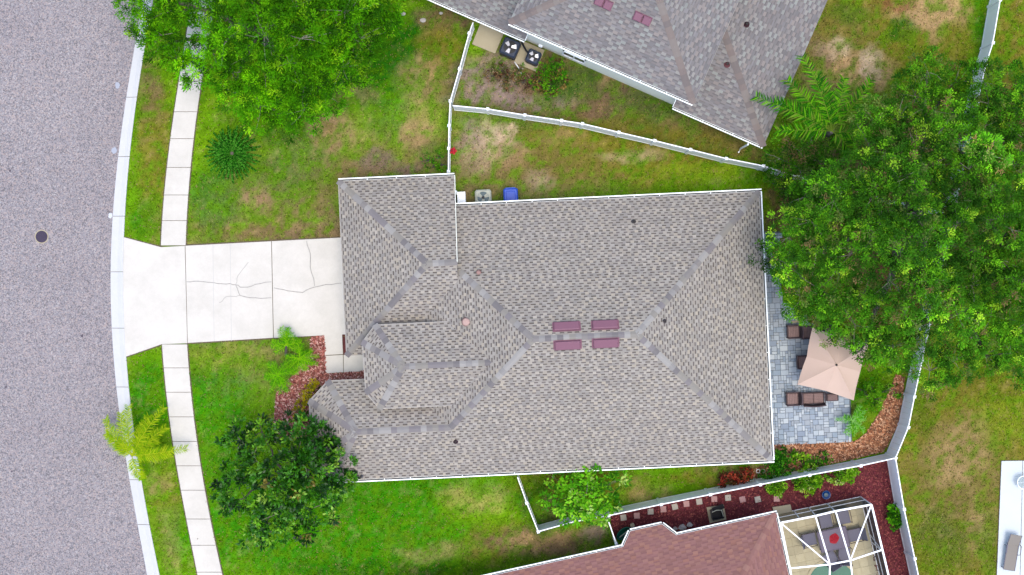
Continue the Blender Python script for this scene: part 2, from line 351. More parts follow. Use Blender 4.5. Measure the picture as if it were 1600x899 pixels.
# little marks on the road: pale paint blotches, small dark spots
for (px, py, rx, ry, c, nm) in ((175.5, 337, 4, 6, (235, 238, 240), 'pale'), (178, 234, 4, 7, (205, 212, 228), 'pale'), (183, 133, 4, 6, (190, 196, 212), 'pale')):
    pass

# kerb and sidewalk made of cast lengths
kerb = tag(bpy.data.objects.new('kerb', None), kind='structure'); C.objects.link(kerb)
kj = [-260, -170, -80, -20, 55, 152, 245, 338, 425, 513, 605, 677, 750, 820, 905, 990, 1080, 1170]
def sweep(mb, prof, f0, f1, pa, pb, n=6, col=(1, 1, 1)):
    """prof: list of (t across 0..1, z); between curves f0 and f1 (image coords) from pa to pb"""
    base = len(mb.v); m = len(prof)
    for i in range(n + 1):
        py = pa + (pb - pa) * i / n; y = (449.5 - py) / S; x0, x1 = gx(f0, y), gx(f1, y)
        for t, z in prof: mb.v.append((x0 + (x1 - x0) * t, y, z)); mb.c.append(col)
    for i in range(n):
        for k in range(m - 1): mb.f.append((base + i * m + k, base + (i + 1) * m + k, base + (i + 1) * m + k + 1, base + i * m + k + 1))
    mb.f.append(tuple(base + k for k in range(m))); mb.f.append(tuple(base + n * m + k for k in range(m - 1, -1, -1)))
random.seed(21)
for i in range(len(kj) - 1):
    mb = MB(); v = random.uniform(.94, 1.0); sweep(mb, [(0, -.2), (0, -.045), (.03, -.035), (.55, -.02), (.85, .045), (.97, .05), (1, .035), (1, -.2)], kl, kr, kj[i] + .4, kj[i + 1] - .4, 6, (v, v, v))
    build(mb, 'kerb_length', M['kerb'], kerb)
mb = MB(); sweep(mb, [(.01, -.25), (.01, -.06), (.55, -.035), (.98, .02), (.98, -.25)], kl, kr, -300, 1200, 40); build(mb, 'kerb_bedding', M['joint'], kerb)
walk = tag(bpy.data.objects.new('pavement', None), kind='structure'); C.objects.link(walk)
sj = [-140, -98, -57, -15, 27, 60, 93, 127, 175, 217, 262, 305, 345, 384]
sj2 = [538, 575, 613, 651.5, 690, 728, 766, 811, 852, 894, 936, 980, 1022]
for J in (sj, sj2):
    for i in range(len(J) - 1):
        mb = MB(); v = random.uniform(.93, 1.0); dz = random.uniform(-.004, .004)
        sweep(mb, [(0, -.1), (0, .035 + dz), (.015, .045 + dz), (.985, .045 + dz), (1, .035 + dz), (1, -.1)], sl, sr, J[i] + .4, J[i + 1] - .4, 4, (v, v, v))
        build(mb, 'slab', M['concrete'], walk)
    mb = MB(); sweep(mb, [(-.05, -.1), (-.05, .012), (1.05, .012), (1.05, -.1)], sl, sr, J[0], J[-1], 20); build(mb, 'slab_bedding', M['joint'], walk)
# driveway
drive = tag(bpy.data.objects.new('driveway', None), kind='structure'); C.objects.link(drive)
def slab(pxs, name='slab', z=.05, m='concrete', parent=None, z0=-.1, inset=0):
    mb = MB(); P2 = [W2(*p) for p in pxs]; mb.prism(P2, z0, z); return build(mb, name, M[m], parent)
apron = [(193.8, 371), (251.5, 386.5), (289, 384.5), (291, 460), (292.8, 536.5), (253, 538), (197, 557.5), (195, 520), (193.2, 470), (192.9, 425)]
slab(apron, 'apron', .047, parent=drive)
slab([(290, 384.3), (424, 377.3), (427, 528), (293.6, 536)], parent=drive)
slab([(425, 377.2), (535, 371.5), (541, 522.5), (428, 528)], parent=drive)
slab([(286.5, 382.3), (540, 369.3), (545, 523), (290, 538.3)], 'slab_bedding', .02, 'joint', drive); slab([(195, 369.8), (251.8, 384.6), (262, 388), (262, 534), (253.3, 540), (196.5, 559.5)], 'slab_bedding', .019, 'joint', drive)
def strip(mb, pts, w, z):
    P_ = [Vector((*W2(*p), z)) for p in pts]
    for i in range(len(P_) - 1):
        d = (P_[i + 1] - P_[i]).normalized(); n = Vector((-d.y, d.x, 0)) * w / 2; e = d * w * .3
        mb.add([P_[i] - n - e, P_[i + 1] - n + e, P_[i + 1] + n + e, P_[i] + n - e], [(0, 1, 2, 3)])
def jag(pts, k=3, a=1.1):
    out = []
    for i in range(len(pts) - 1):
        for j in range(k):
            t = j / k; out.append((pts[i][0] * (1 - t) + pts[i + 1][0] * t + random.uniform(-a, a) * (j > 0), pts[i][1] * (1 - t) + pts[i + 1][1] * t + random.uniform(-a, a)))
    return out + [pts[-1]]
za = lambda L_, ox, oy: [(ox + a / 3, oy + b / 3) for a, b in L_]
cr = [za([(872, 423), (930, 420), (1000, 428), (1060, 430), (1105, 433), (1140, 450), (1199, 435), (1272, 422)], 0, 300), za([(1105, 433), (1115, 395), (1165, 330)], 0, 300),
      za([(1105, 433), (1125, 485), (1199, 500), (1272, 496)], 0, 300), za([(1125, 485), (1060, 495), (1030, 520)], 0, 300),
      za([(86, 450), (150, 465), (220, 470), (270, 450), (330, 435), (400, 428)], 400, 300), za([(238, 228), (255, 290), (255, 350), (275, 440)], 400, 300)]
for i, c in enumerate(cr):
    mb = MB(); strip(mb, jag(c), .028 if i in (1, 3) else .045, .0515 + .001 * i); build(mb, 'crack', M['crack'], drive)
mb = MB()
for x in (333, 360): strip(mb, [(x, 382), (x + 2, 533)], .022, .0545)
build(mb, 'scored_line', mat('scored_concrete', lin(216, 216, 212, .72), .9), drive)
# front walk
fw = tag(bpy.data.objects.new('footpath', None), kind='structure'); C.objects.link(fw)
for q in ([(507, 523.4), (534.6, 522), (536, 553.6), (507.8, 555)], [(507.9, 556.2), (536, 554.8), (536.4, 581.8), (509, 583.4)], [(537, 554.8), (600, 553), (601, 579), (537.3, 581.6)], [(601, 553), (650, 551), (651, 577), (602, 579)]):
    slab(q, 'slab', .045, 'concrete', fw)
slab([(507, 522.9), (535, 521.7), (540, 553), (650, 550), (651, 577), (509.5, 583)], 'slab_bedding', .02, 'joint', fw)

# ------------------------------------------------------------------ roofs
def clip(poly, inside):
    """clip polygon (list of 2d) by convex polygon ccw"""
    n = len(inside)
    for i in range(n):
        ax, ay = inside[i]; bx, by = inside[(i + 1) % n]; out = []
        if not poly: return poly
        f = lambda p: (bx - ax) * (p[1] - ay) - (by - ay) * (p[0] - ax)
        for j in range(len(poly)):
            p, q = poly[j], poly[(j + 1) % len(poly)]; fp, fq = f(p), f(q)
            if fp >= 0: out.append(p)
            if (fp >= 0) != (fq >= 0) and fp != fq:
                t = fp / (fp - fq); out.append((p[0] + (q[0] - p[0]) * t, p[1] + (q[1] - p[1]) * t))
        poly = out
    return poly
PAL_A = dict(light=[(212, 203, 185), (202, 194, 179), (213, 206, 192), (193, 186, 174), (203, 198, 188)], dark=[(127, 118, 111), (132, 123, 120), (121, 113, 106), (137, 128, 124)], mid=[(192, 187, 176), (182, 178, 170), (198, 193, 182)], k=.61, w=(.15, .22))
PAL_E = dict(light=[(182, 186, 180), (186, 184, 178), (172, 168, 164), (182, 174, 168)], dark=[(146, 142, 142), (152, 146, 144), (142, 138, 138)], mid=[(160, 157, 156), (164, 158, 156), (154, 152, 152), (168, 166, 166)], k=.60, w=(.16, .34))
PAL_F = dict(light=[(182, 136, 126), (186, 138, 124), (178, 132, 126)], dark=[(168, 122, 120), (170, 124, 116), (162, 118, 116)], mid=[(178, 131, 124), (174, 128, 120), (179, 132, 127), (171, 126, 120), (183, 133, 119)], k=.62, w=(.22, .34))
def roof_face(P3, pal, mbs, mbd, e=.142, seed=0):
    """lay shingle courses over a planar polygon; the first edge is the eave (or parallel to it)"""
    rnd = random.Random(seed); P3 = [Vector(p) for p in P3]
    N = Vector((0, 0, 0))
    for i in range(1, len(P3) - 1): N += (P3[i] - P3[0]).cross(P3[i + 1] - P3[0])
    N.normalize()
    if N.z < 0: P3 = [P3[1], P3[0]] + P3[:1:-1]; N = -N
    U = Vector((-N.y, N.x, 0))
    U = U.normalized() if U.length > 1e-4 else Vector((1, 0, 0)); Sv = N.cross(U)
    if Sv.z < 0: U, Sv = -U, -Sv
    O = P3[0]; ab = [((p - O).dot(U), (p - O).dot(Sv)) for p in P3]
    ar = sum(ab[i][0] * ab[(i + 1) % len(ab)][1] - ab[(i + 1) % len(ab)][0] * ab[i][1] for i in range(len(ab)))
    pc = ab if ar > 0 else ab[::-1]
    b0 = min(p[1] for p in pc); b1 = max(p[1] for p in pc)
    tw = lambda a, b, t: O + U * a + Sv * b + N * t
    def tab(a0, a1, q0, q1, t0, t1, col):
        r = clip([(a0, q0), (a1, q0), (a1, q1), (a0, q1)], pc)
        if len(r) < 3: return
        top = [tw(a, b, t0 + (t1 - t0) * (b - q0) / max(q1 - q0, 1e-6)) for a, b in r]
        n = len(mbs.v); k = len(r)
        mbs.add(top, [tuple(range(k))], col)
        lo = [p for p in r if abs(p[1] - q0) < 1e-4]
        if len(lo) >= 2 and t0 > .004:
            la, lb = min(p[0] for p in lo), max(p[0] for p in lo)
            mbs.add([tw(la, q0, -.002), tw(lb, q0, -.002), tw(lb, q0, t0), tw(la, q0, t0)], [(0, 1, 2, 3)], tuple(c * .9 for c in col))
    j = 0; b = b0
    while b < b1 - .01:
        q1 = min(b + e, b1)
        sp = clip([(-999, b), (999, b), (999, q1), (-999, q1)], pc)
        if len(sp) >= 3:
            P = pal['w'][0] + pal['w'][1]; a = math.floor(min(p[0] for p in sp) / P) * P - P + (j % 2) * P / 2 + (j * .37 % 1) * .09 + rnd.uniform(-.03, .03); am = max(p[0] for p in sp); tooth = True; a00 = a; kk_ = 0; rowf = rnd.uniform(.95, 1.05)
            while a < am:
                kk_ += 1; w = max(.09, a00 + kk_ * P / 2 + rnd.uniform(-.03, .03) - a)
                if tooth:
                    c = lin(*rnd.choice(pal['light'] if rnd.random() < .7 else pal['mid']), pal['k']); f = rowf * rnd.uniform(.95, 1.04)
                    tab(a, a + w * .95, b, q1, .017, .004, tuple(x * f for x in c))
                else:
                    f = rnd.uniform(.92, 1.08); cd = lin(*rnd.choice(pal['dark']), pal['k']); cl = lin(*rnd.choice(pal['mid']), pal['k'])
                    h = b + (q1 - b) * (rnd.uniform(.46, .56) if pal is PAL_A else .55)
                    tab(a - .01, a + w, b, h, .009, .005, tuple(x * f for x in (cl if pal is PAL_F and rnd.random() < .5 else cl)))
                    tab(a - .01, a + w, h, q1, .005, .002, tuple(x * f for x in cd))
                tooth = not tooth; a += w
        b += e; j += 1
    # deck under the shingles
    k = len(P3); up = [p - N * .006 for p in P3]; dn = [p - Vector((0, 0, .12)) for p in P3]
    mbd.add(up + dn, [tuple(range(k)), tuple(range(2 * k - 1, k - 1, -1))] + [(i, k + i, k + (i + 1) % k, (i + 1) % k) for i in range(k)])
def ridge_caps(p0, p1, nrm0, nrm1, parent, cols, name='ridge_cap', pitch=.30, w=.165, kk=.565):
    """individual cap shingles from p0 (low end) to p1 (high end) over the line where two roof faces meet"""
    p0, p1 = Vector(p0), Vector(p1); d = (p1 - p0); L_ = d.length; d.normalize(); n = max(1, round(L_ / pitch)); pt = L_ / n
    up = (nrm0 + nrm1).normalized(); sides = []
    for N in (nrm0, nrm1):
        s = d.cross(N).normalized()
        sides.append(s)
    if sides[0].dot(nrm0) ** 2 + 1 and (sides[0] - sides[1]).length < 1.0: sides[1] = -sides[1]
    for i in (0, 1):
        if sides[i].z > 0 and abs(sides[i].z) > 1e-3: sides[i] = -sides[i]
    if (sides[0] - sides[1]).length < 1.0: sides[1] = Vector((-sides[0].x, -sides[0].y, sides[0].z))
    meshes = []
    for c in cols:
        mb = MB(); vs_ = []
        for (l, lift) in ((-.02, .036), (pt + .03, .018)):
            for (s, ww) in ((sides[0], w), (sides[0], .02), (sides[1], .02), (sides[1], w)):
                vs_.append(d * l + s * ww + up * lift)
        vs_ += [v - up * .02 for v in vs_[:4]] 
        mb.add(vs_, [(0, 1, 5, 4), (1, 2, 6, 5), (2, 3, 7, 6), (8, 9, 1, 0), (9, 10, 2, 1), (10, 11, 3, 2)], lin(*c, kk))
        me = bpy.data.meshes.new(name); me.from_pydata(mb.v, [], mb.f)
        ca = me.color_attributes.new('Col', 'FLOAT_COLOR', 'POINT'); ca.data.foreach_set('color', np.array([(*x, 1) for x in mb.c], dtype=np.float32).ravel())
        meshes.append(me)
    off = wloc(parent)
    for i in range(n):
        o = link(name, random.choice(meshes), M['shingle'], parent); o.location = p0 + d * pt * i - off
def fnorm(P3):
    P3 = [Vector(p) for p in P3]; N = Vector((0, 0, 0))
    for i in range(1, len(P3) - 1): N += (P3[i] - P3[0]).cross(P3[i + 1] - P3[0])
    N.normalize(); return N if N.z > 0 else -N
def gutter(a, b, parent, out, name='gutter', w=.13):
    """open trough along an eave from a to b, out = unit vector away from the house"""
    a, b = Vector(a), Vector(b); out = Vector(out).normalized(); o = build_g(a, b, out, w, parent, name); return o
def build_g(a, b, out, w, parent, name):
    mb = MB(); d = (b - a).normalized(); t = .03; z0 = Vector((0, 0, -.13))
    prof = [Vector((0, 0, -.02)), Vector((0, 0, -.14)), out * w + Vector((0, 0, -.14)), out * (w + .01) + Vector((0, 0, .0)), out * (w - .045) + Vector((0, 0, .0)), out * (w - .045) + Vector((0, 0, -.11)), out * .02 + Vector((0, 0, -.11)), out * .02 + Vector((0, 0, -.02))]
    vs_ = [a + p for p in prof] + [b + p for p in prof]; n = 8
    mb.add(vs_, [(i, (i + 1) % n, n + (i + 1) % n, n + i) for i in range(n)] + [tuple(range(n - 1, -1, -1)), tuple(range(n, 2 * n))])
    L_ = (b - a).length; k = int(L_ / 1.25)
    for i in range(1, k):
        c = a + d * (L_ * i / k); mb.bar(c + out * .0 + Vector((0, 0, .004)), c + out * w + Vector((0, 0, .004)), .03, .012)
    g = build(mb, name, M['gutter'], parent)
    md = MB(); md.add([a + out * .02 + Vector((0, 0, -.1)), b + out * .02 + Vector((0, 0, -.1)), b + out * (w - .05) + Vector((0, 0, -.1)), a + out * (w - .05) + Vector((0, 0, -.1))], [(0, 1, 2, 3)])
    build(md, 'leaf_litter', M['debris'], g)
    return g
def fascia(mb, a, b, out, h=.16, t=.03):
    a, b = Vector(a), Vector(b); out = Vector(out).normalized(); mb.bar(a + out * t / 2 - Vector((0, 0, h / 2 - .005)), b + out * t / 2 - Vector((0, 0, h / 2 - .005)), t, h)

CAPS_A = [(176, 172, 168), (190, 188, 184), (158, 154, 154), (206, 204, 198), (170, 165, 166), (186, 182, 172)]
def frame(ang):
    ca_, sa_ = math.cos(ang), math.sin(ang)
    tl = lambda X_, Y_: (X_ * ca_ + Y_ * sa_, -X_ * sa_ + Y_ * ca_)
    tw = lambda u, v, z=0: Vector((u * ca_ - v * sa_, u * sa_ + v * ca_, z))
    return tl, tw
# ---- main house
PT = .48; HE = 2.75; HB = 2.62; HC = 4.0; TH = math.radians(2.7)
tl, tw = frame(TH)
L = lambda px, py, h: tl(*W2(px, py, h))
vt = (L(713, 318, HE)[1] + L(1191, 295, HE)[1]) / 2 - .13; vb = (L(555, 754.5, HE)[1] + L(1209, 722, HE)[1]) / 2 + .13
ur = (L(1191, 295, HE)[0] + L(1209, 722, HE)[0]) / 2 - .13
half = (vt - vb) / 2; vm = (vt + vb) / 2; zr = HE + PT * half; uR = ur - half; uL = L(833, 527, zr)[0]; uX = uL - half
cN = L(512, 595.5, HE); cW = L(483, 627, HE); vN = cN[1]; hD = (vN - vb) / 2; vD = vb + hD; zD = HE + PT * hD; uD = L(556, 674, zD)[0]
hous = thing('house', 'large single-storey house with grey and tan hipped shingle roof in the middle of the plot', 'house', tw((uL + uR) / 2, vm, 0))
roof = tag(bpy.data.objects.new('roof', None)); C.objects.link(roof); roof.parent = hous; roof.location = (0, 0, HE)
J_ = tw(uX + hD, vD, zD); RL = tw(uL, vm, zr); RR = tw(uR, vm, zr); AD = tw(uD, vD, zD)
c1 = tw(cN[0], vN, HE); c2 = tw(cW[0], cW[1], HE); c3 = tw(cW[0], 2 * vD - cW[1], HE); c4 = tw(cN[0], vb, HE)
TLc = tw(uX, vt, HE); TR = tw(ur, vt, HE); BR = tw(ur, vb, HE)
uBl = (L(529, 280, HB)[0] + L(541, 556, HB)[0]) / 2; uBr = L(712, 340, HB + .8)[0]; vBn = (L(529, 280, HB)[1] + L(708, 272, HB)[1]) / 2 - .1; vBs = L(541, 556, HB)[1]
hB = (vBn - vBs) / 2; vBm = (vBn + vBs) / 2; zB = HB + PT * hB; AB = tw(uBl + hB, vBm, zB); BE = tw(uBr, vBm, zB)
e1 = L(586, 508, HC); e2 = L(566, 535, HC); e3 = L(571.5, 613.5, HC); e4 = L(593, 639, HC)
hC = (e1[1] - e4[1]) / 2; vC = (e1[1] + e4[1]) / 2; zC = HC + PT * hC; uCm = uX + (HC - HE) / PT; AC_ = tw(L(630, 570, zC)[0], vC, zC); CE = tw(uCm + hC, vC, zC)
f1, f2, f3, f4 = [tw(e[0], e[1], HC) for e in (e1, e2, e3, e4)]; f1 = tw(e1[0], e1[1], HC); f4 = tw(e4[0], e4[1], HC)
CN = tw(uCm, e1[1], HC); CS = tw(uCm, e4[1], HC)
B1, B2, B3, B4 = tw(uBl, vBn, HB), tw(uBl, vBs, HB), tw(uBr, vBs, HB), tw(uBr, vBn, HB)
faces = dict(AN=[TLc, TR, RR, RL], AE=[TR, BR, RR], AS=[BR, tw(uX + hD, vb, HE), J_, RL, RR], AS2=[c4, tw(uX + hD, vb, HE), J_, AD], AW=[tw(uX, vN, HE), TLc, RL, J_],
             D1=[c1, c2, AD], D2=[c2, c3, AD], D3=[c3, c4, AD], DN=[c1, tw(uX, vN, HE), J_, AD],
             BN=[B1, B4, BE, AB], BW=[B2, B1, AB], BS=[B3, B2, AB, BE],
             CNf=[f1, CN, CE, AC_], C1=[f1, f2, AC_], C2=[f2, f3, AC_], C3=[f3, f4, AC_], CSf=[CS, f4, AC_, CE])
mbs, mbd = MB(), MB()
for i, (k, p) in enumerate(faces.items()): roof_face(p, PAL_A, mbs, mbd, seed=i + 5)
o = build(mbs, 'roof_shingles', M['shingle'], roof, kind='stuff'); build(mbd, 'roof_deck', M['roofdeck'], roof)
NF = {k: fnorm(p) for k, p in faces.items()}
for a, b, n0, n1 in ((TR, RR, 'AN', 'AE'), (BR, RR, 'AE', 'AS'), (RL, RR, 'AN', 'AS'), (tw(uBr + .1, vt - (uBr + .1 - uX), HE + PT * (uBr + .1 - uX)), RL, 'AN', 'AW'), (J_, RL, 'AS', 'AW'),
                     (c1, AD, 'D1', 'DN'), (c2, AD, 'D1', 'D2'), (c3, AD, 'D2', 'D3'), (c4, AD, 'D3', 'AS'), (AD, J_, 'AS', 'DN'),
                     (B1, AB, 'BN', 'BW'), (B2, AB, 'BW', 'BS'), (AB, BE, 'BN', 'BS'),
                     (f1, AC_, 'CNf', 'C1'), (f2, AC_, 'C1', 'C2'), (f3, AC_, 'C2', 'C3'), (f4, AC_, 'C3', 'CSf'), (AC_, CE, 'CNf', 'CSf')):
    ridge_caps(a, b, NF[n0], NF[n1], roof, CAPS_A)
U_ = tw(1, 0); V_ = tw(0, 1)
for a, b, out in ((tw(uBr, vt, HE), tw(ur + .13, vt, HE), V_), (tw(ur, vt, HE), tw(ur, vb, HE), U_), (tw(cN[0], vb, HE), tw(ur + .13, vb, HE), -V_), (B1, B4, V_)): gutter(a, b, roof, out)
mb = MB()
for a, b, out in ((c1, c2, Vector((-1, 1, 0))), (c2, c3, -U_), (c3, c4, Vector((-1, -1, 0))), (c1, tw(uX, vN, HE), V_), (B2, B1, -U_), (B2, B3, -V_), (f1, f2, Vector((-1, 1, 0))), (f2, f3, -U_), (f3, f4, Vector((-1, -1, 0))), (f1, CN, V_), (CS, f4, -V_)):
    mb = MB(); fascia(mb, a, b, out, t=.02); build(mb, 'fascia_board', M['drip'], roof)
mb = MB()
# rake board on the garage gable end
mb.bar(B4 + U_ * .02 + Vector((0, 0, -.04)), BE + U_ * .02 + Vector((0, 0, -.04)), .03, .15); build(mb, 'fascia_board', M['wall'], roof)
# walls
mb = MB(); io = .45
def wallp(poly, z1): mb.prism([(p.x, p.y) for p in poly], -.1, z1)
wallp([tw(uX, vt - io), tw(ur - io, vt - io), tw(ur - io, vb + io), tw(uX, vb + io)], HE - .1)
wallp([tw(uBl + io, vBn - io), tw(uBr - .12, vBn - io), tw(uBr - .12, vBs + io), tw(uBl + io, vBs + io)], HB - .1)
wallp([tw(cN[0] + .2, vN - io), tw(uX + .2, vN - io), tw(uX + .2, vb + io + .02), tw(cN[0] + .2, vb + io + .02), tw(cW[0] + io, 2 * vD - cW[1] + .2), tw(cW[0] + io, cW[1] - .2)], HE - .13)
wallp([tw(e1[0] + 1.2, e1[1] - io), tw(uCm, e1[1] - io), tw(uCm, e4[1] + io), tw(e1[0] + 1.2, e4[1] + io)], HC - .1)
g0 = tw(uBr - .12, vBn - io, HB); mb.add([g0, tw(uBr - .12, vBm, zB - .25), tw(uBr - .12, vt - (vt - vBm) * .2 if False else vBm - .5, HB + .3), tw(uBr - .12, vBm - .5, HB)], [(0, 1, 2, 3)])
build(mb, 'wall', M['wall'], hous)
for e in (f2, f3): mb = MB(); mb.bar(Vector((e.x, e.y, 0)) + U_ * .5, Vector((e.x, e.y, HC - .1)) + U_ * .5, .35); build(mb, 'porch_column', M['wall'], hous)
mb = MB(); gw = tw(uBl + io - .03, (vBn + vBs) / 2, 0)
for r in range(4):
    for c in range(6): mb.box(gw + V_ * ((c - 2.5) * .8) + Vector((0, 0, .3 + r * .55)), (.05, .74, .5), TH)
build(mb, 'garage_door', M['white'], hous)
def window(parent, c, w, h, rz, out, z, slider=False):
    mb = MB(); c = Vector(c) + Vector(out) * .02 + Vector((0, 0, z)); R = Matrix.Rotation(rz, 3, 'Z'); x = R @ Vector((1, 0, 0))
    for s in (-1, 1):
        mb.box(c + x * s * w / 2, (.07, .09, h + .07), rz); mb.box(c + Vector((0, 0, s * h / 2)), (w + .07, .1, .07), rz)
    mb.box(c, (.05, .08, h), rz); fr = build(mb, 'window', M['white'], parent)
    mb = MB(); mb.box(c, (w, .03, h), rz); build(mb, 'pane', M['glass'], fr); return fr
window(hous, tw(ur - io, vm + 1.5), 3.2, 2.1, TH + math.pi / 2, U_, 1.12)
window(hous, tw(uR - 3, vb + io), 1.5, 1.3, TH, -V_, 1.5); window(hous, tw(uR - 9, vb + io), 1.2, 1.3, TH, -V_, 1.5); window(hous, tw(uR, vt - io), 1.2, 1.2, TH, V_, 1.5)
# roof vents
def onplane(px, py, key):
    p = faces[key]; N = NF[key]; o = Vector((0, 0, H)); d = (W(px, py, 0) - o).normalized(); t = (p[0] - o).dot(N) / d.dot(N); return o + d * t
def roofbox(px0, py0, px1, py1, N, hit, parent, rz=0, dome=False):
    cx, cy = (px0 + px1) / 2, (py0 + py1) / 2; c = hit(cx, cy); k = (H - c.z) / F; w, h_ = (px1 - px0) * k, (py1 - py0) * k
    x = Vector((math.cos(rz), math.sin(rz), 0)); x = (x - N * x.dot(N)).normalized(); y = N.cross(x); R = Matrix((x, y, N)).transposed()
    mb = MB(); cb = c + N * .03; mb.box(cb, (w * 1.12, h_ * 1.15, .012), rot=R)
    mb.box(c + N * .1, (w, h_, .10), rot=R)
    vs_ = [c + R @ Vector((sx * w / 2, sy * h_ / 2, .155)) for sx, sy in ((-1, -1), (1, -1), (1, 1), (-1, 1))] + [c + R @ Vector((sx * (w / 2 - .04), sy * (h_ / 2 - .04), .185)) for sx, sy in ((-1, -1), (1, -1), (1, 1), (-1, 1))]
    mb.add(vs_, [(4, 5, 6, 7), (0, 1, 5, 4), (1, 2, 6, 5), (2, 3, 7, 6), (3, 0, 4, 7)])
    return build(mb, 'roof_vent', M['vent'], parent)
for (x0, y0, x1, y1, k) in ((865.5, 504, 905, 518, 'AN'), (926, 501.5, 965, 515.5, 'AN'), (867, 531, 906.5, 545.5, 'AS'), (927, 528, 965.5, 542.5, 'AS')):
    roofbox(x0, y0, x1, y1, NF[k], lambda a, b: onplane(a, b, k), roof, TH)
def pipe(c, N, parent, col, r=.06, h=.3, cap=None, name='vent_pipe'):
    mb = MB(); mb.tube([c, c + Vector((0, 0, .02 + h * .15)), c + Vector((0, 0, .05 + h * .15))], [r * 2.4, r * 1.5, r * 1.05], 10, tuple(x * .9 for x in col)); mb.tube([c, c + Vector((0, 0, h))], r, 10, col, cap=False)
    if cap: mb.lathe(c + Vector((0, 0, h)), [(r * 1.2, -.04), (r * 1.9, 0), (r * 1.5, .05), (.01, .08)], 14, cap)
    else: mb.lathe(c + Vector((0, 0, h - .05)), [(r * .8, -.01), (r * .8, 0)], 10, (.02, .02, .02))
    return build(mb, name, M['attr'], parent)
for (x, y, k, c, cap, r) in ((990, 347, 'AN', lin(110, 105, 105, .5), None, .055), (1038, 502, 'AE', lin(120, 110, 115, .5), None, .05), (712, 690, 'AS', lin(90, 60, 80, .5), None, .055), (728.5, 503, 'AW', lin(190, 150, 140, .5), lin(226, 190, 178, .6), .1), (748, 426, 'AN', lin(180, 140, 130, .5), lin(200, 160, 150, .6), .06), (565, 744, 'AS', lin(140, 140, 145, .5), None, .045)):
    pipe(onplane(x, y, k), NF[k], roof, c, r, .28, cap)

# ---- neighbour house at the top
TE = math.radians(-23.7); tl2, tw2 = frame(TE); L2 = lambda px, py, h: tl2(*W2(px, py, h)); HU = 5.45; HL = 2.8
a1, a2 = L2(793.5, 38, HU), L2(1082.7, 165, HU); vU = (a1[1] + a2[1]) / 2 + .1; uU0, uU1 = a1[0] + .03, a2[0] - .03; hU = (uU1 - uU0) / 2; DU = 15.0
nb = thing('house', 'two-tier neighbouring house with worn grey shingle roof, cut by the top edge', 'house', tw2((uU0 + uU1) / 2, vU + 6, 0))
rf = bpy.data.objects.new('roof', None); C.objects.link(rf); rf.parent = nb; rf.location = (0, 0, HL)
zU = HU + PT * hU; um = (uU0 + uU1) / 2
E = {}
q = [tw2(uU0, vU, HU), tw2(uU1, vU, HU), tw2(uU1, vU + DU, HU), tw2(uU0, vU + DU, HU)]; r0, r1 = tw2(um, vU + hU, zU), tw2(um, vU + DU - hU, zU)
E['US'] = [q[0], q[1], r0]; E['UE'] = [q[1], q[2], r1, r0]; E['UN'] = [q[2], q[3], r1]; E['UW'] = [q[3], q[0], r0, r1]
b1, b2 = L2(1050.7, 169.5, HL), L2(1192, 232.5, HL); vL = (b1[1] + b2[1]) / 2 + .1; uLa, uLb = b1[0], b2[0] - .03; dL = 5.0
PTL = .28
E['LS'] = [tw2(uLa, vL, HL), tw2(uLb, vL, HL), tw2(uLb - dL, vL + dL, HL + PTL * dL), tw2(uLa, vL + (uLb - dL >= uLa and dL or (dL)), HL + PTL * dL)]
if uLb - dL < uLa: dL2 = uLb - uLa; E['LS'] = [tw2(uLa, vL, HL), tw2(uLb, vL, HL), tw2(uLb - dL2, vL + dL2, HL + PTL * dL2)]; 
dh = 5.2
E['LE'] = [tw2(uLb, vL, HL), tw2(uLb, vL + DU, HL), tw2(uLb - dh, vL + DU, HL + PTL * dh), tw2(uLb - dh, vL + dh, HL + PTL * dh)]
g1, g2 = L2(690, 8.5, HL), L2(819, 66, HL); vG = (g1[1] + g2[1]) / 2 + .1; uG = g2[0]; dg = 4.2
E['GS'] = [tw2(uG - 12, vG, HL), tw2(uG, vG, HL), tw2(uG, vG + dg, HL + PT * dg), tw2(uG - 12, vG + dg, HL + PT * dg)]
mbs, mbd = MB(), MB()
for i, (k, p) in enumerate(E.items()): roof_face(p, PAL_E, mbs, mbd, seed=50 + i)
build(mbs, 'roof_shingles', M['shingle'], rf, kind='stuff'); build(mbd, 'roof_deck', M['roofdeck'], rf)
NE = {k: fnorm(p) for k, p in E.items()}; CAPS_E = [(182, 168, 162), (188, 174, 166), (172, 162, 158), (192, 182, 174)]
ridge_caps(q[0], r0, NE['US'], NE['UW'], rf, CAPS_E, w=.18, kk=.45); ridge_caps(q[1], r0, NE['US'], NE['UE'], rf, CAPS_E, w=.18, kk=.45); ridge_caps(r0, r1, NE['UW'], NE['UE'], rf, CAPS_E, w=.18, kk=.45)
ridge_caps(tw2(uLb, vL, HL), tw2(uLb - dh, vL + dh, HL + PTL * dh), NE['LS'], NE['LE'], rf, CAPS_E, w=.18, kk=.45)
U2, V2 = tw2(1, 0), tw2(0, 1)
gutter(q[0], q[1], rf, -V2, w=.12); gutter(tw2(uLa, vL, HL), tw2(uLb, vL, HL), rf, -V2, w=.12); gutter(tw2(uG - 12, vG, HL), tw2(uG, vG, HL), rf, -V2, w=.12)
mb = MB(); fascia(mb, q[1], q[2], U2, t=.02); build(mb, 'fascia_board', M['roofdeck'], rf)
mb = MB(); fascia(mb, tw2(uG, vG, HL), tw2(uG, vG + dg, HL + PT * dg), U2); build(mb, 'fascia_board', M['gutter'], rf); mb = MB()
fascia(mb, tw2(uLa, vL, HL), tw2(uLa, vL + 1.2, HL + PTL * 1.2), -U2); build(mb, 'fascia_board', M['gutter'], rf)
mb = MB(); fascia(mb, q[1], q[2], U2, t=.03); build(mb, 'fascia_board', M['drip'], rf)
